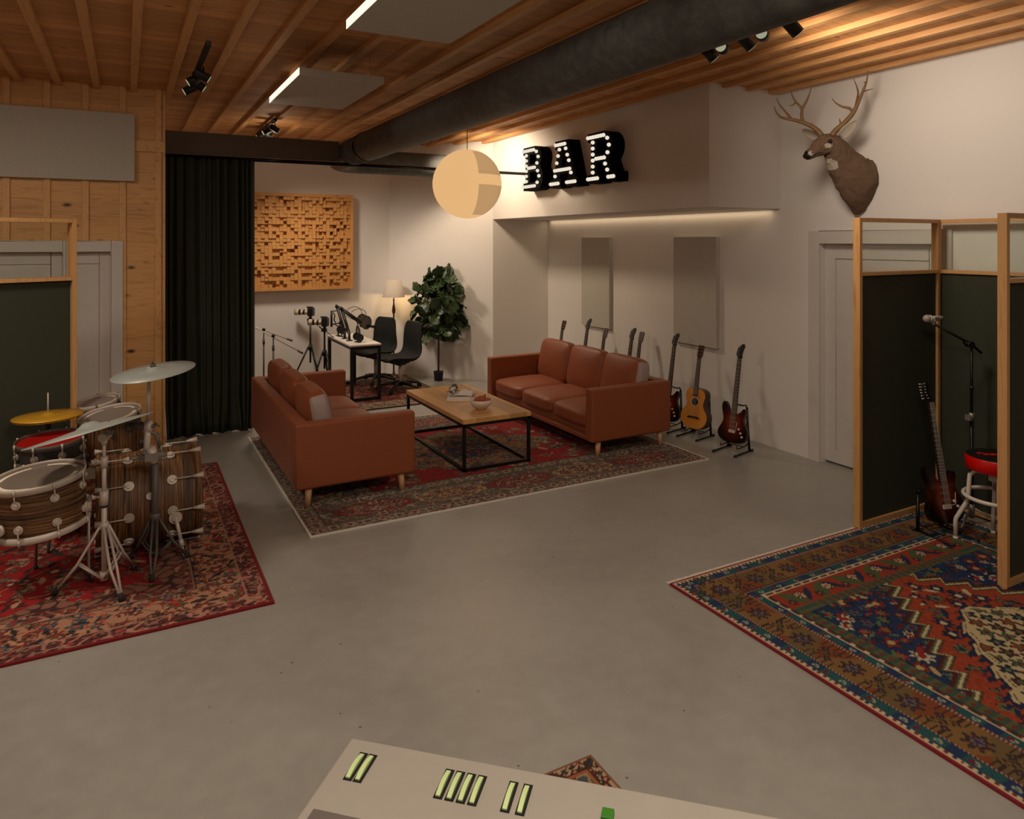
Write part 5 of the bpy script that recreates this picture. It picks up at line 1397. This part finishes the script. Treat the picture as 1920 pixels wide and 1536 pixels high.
# ================================================================== FABRIC SCREENS
def screen(label, p0, p1, z1=2.27, zm=1.80, dep=.055, wd=.032, z0=.014, group=None, both=True):
    p0, p1 = Vector((*p0, 0)), Vector((*p1, 0)); d = p1-p0; L_ = d.length; a = math.atan2(d.y, d.x)
    t = thing('privacy_screen', label, 'screen', (p0.x, p0.y, z0), a, group)
    h = z1-z0
    for x in (0, L_-wd): MB().box(x, x+wd, 0, dep, 0, h).build('post', 'screen_pine', t, bevel=.0015)
    for z, th_ in ((0, .04), (zm-z0, .028), (h-.030, .030)): MB().box(wd, L_-wd, 0, dep, z, z+th_).build('rail', 'screen_pine', t, bevel=.0015)
    MB().box(wd, L_-wd, dep/2-.008, dep/2+.008, .04, zm-z0).build('fabric_panel', 'green_fabric', t)
    MB().box(wd, L_-wd, dep/2-.002, dep/2+.002, zm-z0+.028, h-.030).build('glass_pane', 'glass', t)
    return t
a = R(23.5)
x1, y1 = -.333, 6.46; screen('pine framed green fabric screen with glass top behind the drum kit', (x1-1.25*math.cos(a), y1-1.25*math.sin(a)), (x1, y1), zm=1.795, dep=.10)
screen('back panel of the booth, pine framed green screen furthest from the camera', (4.675, 3.325), (5.665, 3.325), group='booth screens', zm=1.845)
screen('side panel of the booth, pine framed green screen in front of the white door', (5.725, 2.33), (5.725, 3.385), group='booth screens', zm=1.845)
screen('front panel of the booth, pine framed green screen nearest the camera', (4.645, 2.33), (5.665, 2.33), group='booth screens', zm=1.845)

# booth contents
gs = make_stand('black guitar stand holding the guitar in the dark booth corner', (5.10, 2.96, .0135), R(-8)); gs.scale = (1, 1, .62)
g = dup(protoS, (5.10, 2.95, .105), (R(-12), R(1), R(-12)), 'sunburst electric guitar standing in the dark corner of the booth')
if 'group' in g: del g['group']
mb = Vector((5.50, 3.0, .0135))
t = thing('microphone_stand', 'black boom microphone stand inside the booth beside the red stool', 'microphone stand', mb)
MB().cyl((0, 0, .05), (0, 0, .80), .0125, n=14).cyl((0, 0, .78), (0, 0, 1.32), .009, n=12).build('pole', 'black_metal', t)
m = MB(); m.cyl((0, 0, .755), (0, 0, .815), .018, n=16); m.cyl(Vector((0, 0, .785)), Vector((0, 0, .785))-SL*.045, .011, n=10); m.box(-.05, -.04, -.02, .02, .765, .805); m.build('height_clamp', 'metal_foot', t)
MB().cyl((0, 0, .985), (0, 0, 1.015), .014, n=14).build('collar', 'black_plastic', t)
piv = PX(1825, 646, 5.26)-mb; piv = Vector((0, 0, piv.z)); tip = PX(1752, 608, 5.20)-mb; tl = PX(1840, 662, 5.27)-mb
MB().tube([tip, piv, tl], .0095, n=12).build('boom', 'black_metal', t)
MB().cyl(piv-SF*.024-SL*.012, piv+SF*.03-SL*.012, .024, n=20).cyl(piv-SL*.055+Vector((0, 0, .02)), piv+SL*.0, .018, n=14).build('clutch', 'black_plastic', t)
for i in range(3):
    a = R(70+120*i); d = Vector((math.cos(a), math.sin(a), 0))
    lg = MB().tube([Vector((0, 0, .12)), d*.20+Vector((0, 0, .012))], .008).build('leg', 'metal_foot', t)
bs = MB().cyl((0, 0, .04), (0, 0, .14), .02, n=14).build('base_hub', 'metal_foot', t)
mk = PX(1745, 597.5, 5.20)
t = thing('microphone', 'grey ball headed vocal microphone on the end of the booth boom stand', 'microphone', mk, math.atan2(SL.y, SL.x))
m = MB(); m.cyl((-.008, 0, 0), (.0, 0, 0), .026, .025, n=24); m.cyl((0, 0, 0), (.085, 0, .004), .021, .017, n=24); m.build('handle', 'mic_grey', t)
MB().sphere((-.026, 0, -.001), .029, 20, sc_=(1, 1, 1)).build('grille', 'mic_grey', t)
MB().cyl((-.008, 0, 0), (-.003, 0, 0), .0275, n=24).build('band', 'ceramic', t)
MB().box(.022, .05, -.0225, .0, -.006, .012).build('switch_plate', 'stand_dark', t)
MB().cyl((.022, 0, -.028), (.022, 0, -.012), .012, .023, n=14).cyl((.02, 0, -.045), (.022, 0, -.026), .011, n=12).build('clip', 'mic_grey', t)
# stool
t = thing('bar_stool', 'white framed bar stool with round red and black seat inside the booth', 'stool', (5.235, 2.69, .0135), 0)
sz = .615
MB().lathe([(.0001, sz-.092), (.178, sz-.092), (.187, sz-.085), (.187, sz-.012), (.182, sz)], 48).build('seat', 'stool_red', t)
MB().lathe([(.182, sz), (.168, sz+.006), (.0001, sz+.010)], 48).build('seat_top', 'stool_black', t)
m = MB(); o_ = Vector((-.03, .0, sz+.012)); sq = [(-.075, .03), (-.09, .045), (-.075, .058), (-.055, .045), (-.06, .015), (-.035, .0), (-.02, .02), (-.03, .04), (-.015, .03), (-.01, .0), (.01, .0), (.02, .025), (.005, .03), (.03, .0), (.05, .0), (.055, .025), (.07, .0)]
m.tube([o_+SL*a*1.0+SF*b for a, b in sq], .004, n=6); m.build('script_logo', 'stool_red', t)
MB().cyl((0, 0, sz-.17), (0, 0, sz-.09), .05, n=20).build('swivel', 'ceramic', t)
for i in range(4):
    a = R(122+90*i); c, s_ = math.cos(a), math.sin(a)
    lg = MB().tube([(c*.04, s_*.04, sz-.125), (c*.12, s_*.12, sz-.118), (c*.155, s_*.155, sz-.15), (c*.160, s_*.160, sz-.20), (c*.165, s_*.165, .30), (c*.175, s_*.175, .27), (c*.235, s_*.235, .15), (c*.24, s_*.24, .13), (c*.24, s_*.24, .012)], .0145, n=14).build('leg', 'ceramic', t)
    MB().cyl((c*.24, s_*.24, 0), (c*.24, s_*.24, .02), .017, n=14).build('foot_cap', 'ceramic', lg)
MB().tube([(.195*math.cos(2*PI*i/48), .195*math.sin(2*PI*i/48), .335) for i in range(48)], .0135, n=12, closed=True).build('foot_ring', 'ceramic', t)

# ================================================================== MIXING CONSOLE
e1 = Vector((.735, -.678, 0)).normalized(); ang = math.atan2(e1.y, e1.x)
t = thing('mixing_console', 'pale grey mixing console at the bottom edge with rows of green capped rockers', 'mixing console', (.46, 1.624, 0), ang)
# local: +X along the far edge, -Y toward the operator
MB().box(0, 1.75, -.85, 0, .80, .95).build('case', 'console_grey', t, bevel=.004)
MB().box(.025, 1.72, -.83, -.2155, .949, .958).build('control_panel', 'console_dark', t, bevel=.002)
for x in (.04, 1.65): MB().box(x, x+.06, -.80, -.06, .0, .80).build('leg_panel', 'console_dark', t)
for gx, n_ in ((.042, 2), (.246, 4), (.389, 2)):
    stp = .0225 if gx < .1 else (.0245 if gx < .3 else .031)
    for i in range(n_):
        x = gx+i*stp
        b_ = MB().box(x-.001, x+.0185, -.123, -.040, .949, .9515).build('rocker_frame', 'guitar_black', t)
        vs = []; n2 = 10
        for q in (x+.0030, x+.0125):
            for k_ in range(n2+1):
                v = k_/n2; vs.append((q, -.1185+.071*v, .9515+.0075*math.sin(PI*(.12+.76*v))))
        m = MB(); m.add(vs, [(k_, k_+1, n2+2+k_, n2+1+k_) for k_ in range(n2)], 0, False)
        low = [(v[0], v[1], .9510) for v in vs]; bb = len(m.v); m.v += low
        for k_ in range(n2):
            m.f += [[k_, bb+k_, bb+k_+1, k_+1], [n2+1+k_, n2+2+k_, bb+n2+2+k_, bb+n2+1+k_]]; m.mi += [0, 0]; m.sm += [False, False]
        m.f += [[0, n2+1, bb+n2+1, bb], [n2, bb+n2, bb+2*n2+1, 2*n2+1]]; m.mi += [0, 0]; m.sm += [False, False]
        m.build('rocker', 'meter_green', b_)
MB().box(.589, .613, -.10, -.074, .949, .962).build('green_key', 'key_green', t, bevel=.001)

# ================================================================== LIGHT
def lamp(name, typ, loc, power, col, size=.05, target=None, spot=None, blend=.6, sx=None, sy=None):
    l = bpy.data.lights.new(name, typ); l.energy = power; l.color = col
    if typ == 'AREA':
        l.shape = 'RECTANGLE'; l.size = sx; l.size_y = sy
    else: l.shadow_soft_size = size
    if spot: l.spot_size = R(spot); l.spot_blend = blend
    o = bpy.data.objects.new(name, l); COL.objects.link(o); o.location = loc
    if target is not None:
        o.rotation_euler = (Vector(target)-Vector(loc)).to_track_quat('-Z', 'Y').to_euler()
    return o
WARM = (1.0, .80, .57); W2_ = (1.0, .85, .68); W3_ = (1, .89, .75)
lamp('globe_light', 'POINT', (3.644, 7.85, 2.80), 14, WARM, .15)
lamp('track_light_corner', 'SPOT', (3.78, 8.80, 3.33), 115, WARM, .14, (4.9, 9.0, 2.3), 148, .5)
lamp('track_light_header', 'POINT', (1.62, 9.3, 3.25), 4, WARM, .05)
lamp('track_light_cloud', 'SPOT', (.80, 6.6, 3.26), 6, W3_, .03, (2.1, 6.0, 3.50), 60)
lamp('track_light_front', 'SPOT', (.55, 2.75, 3.30), 11, W3_, .03, (2.0, 3.4, 3.48), 70)
lamp('track_light_left', 'SPOT', (.42, 2.95, 3.30), 26, WARM, .05, (-1.0, 5.2, 2.8), 110)
lamp('track_light_desk', 'SPOT', (1.75, 9.5, 3.40), 185, W2_, .22, (2.7, 9.7, .9), 120, .9)
lamp('track_light_deer', 'SPOT', (3.85, 3.3, 3.32), 105, W2_, .28, (5.79, 3.0, 2.75), 135, 1.0)
lamp('track_light_floor', 'SPOT', (3.6, 3.2, 3.32), 60, W2_, .10, (2.6, 3.6, 0), 140)
lamp('soffit_strip_light', 'AREA', (5.74, 7.25, 2.415), 2.2, (1, .76, .48), target=(5.79, 7.25, 2.0), sx=4.3, sy=.03)
lamp('floor_lamp_light', 'POINT', (3.625, 10.49, 1.215), 6, (1, .66, .32), .02)
lamp('fill_light_front', 'AREA', (.6, .4, 3.5), 94, W2_, target=(.6, .4, 0), sx=1.2, sy=1.2)  # unseen soft fill added overhead to lift the foreground, no fixture
lamp('fill_light_drums', 'AREA', (-1.6, 4.6, 3.5), 54, W2_, target=(-1.6, 4.6, 0), sx=.6, sy=.6)  # added fill without a fixture, brightens the drum side of the room
wd = bpy.data.worlds.new('world'); sc.world = wd; wd.use_nodes = True
wd.node_tree.nodes['Background'].inputs[0].default_value = (.02, .017, .014, 1)

# ================================================================== CAMERA AND VIEW
cam = bpy.data.cameras.new('camera'); cam.lens = 36*1333/1920; cam.sensor_width = 36; cam.sensor_fit = 'HORIZONTAL'
cam.shift_y = -(768-452)/1920; cam.clip_start = .05
co = bpy.data.objects.new('camera', cam); COL.objects.link(co); co.location = (0, 0, H); co.rotation_euler = (PI/2, 0, -TH)
sc.camera = co
sc.view_settings.view_transform = 'Standard'; sc.view_settings.look = 'None'; sc.view_settings.gamma = 1
sc.view_settings.exposure = 0.0
sc.cycles.use_denoising = True
sc.cycles.max_bounces = 10; sc.cycles.diffuse_bounces = 5; sc.cycles.transparent_max_bounces = 12
sc.cycles.sample_clamp_indirect = 4; sc.cycles.caustics_reflective = False; sc.cycles.caustics_refractive = False
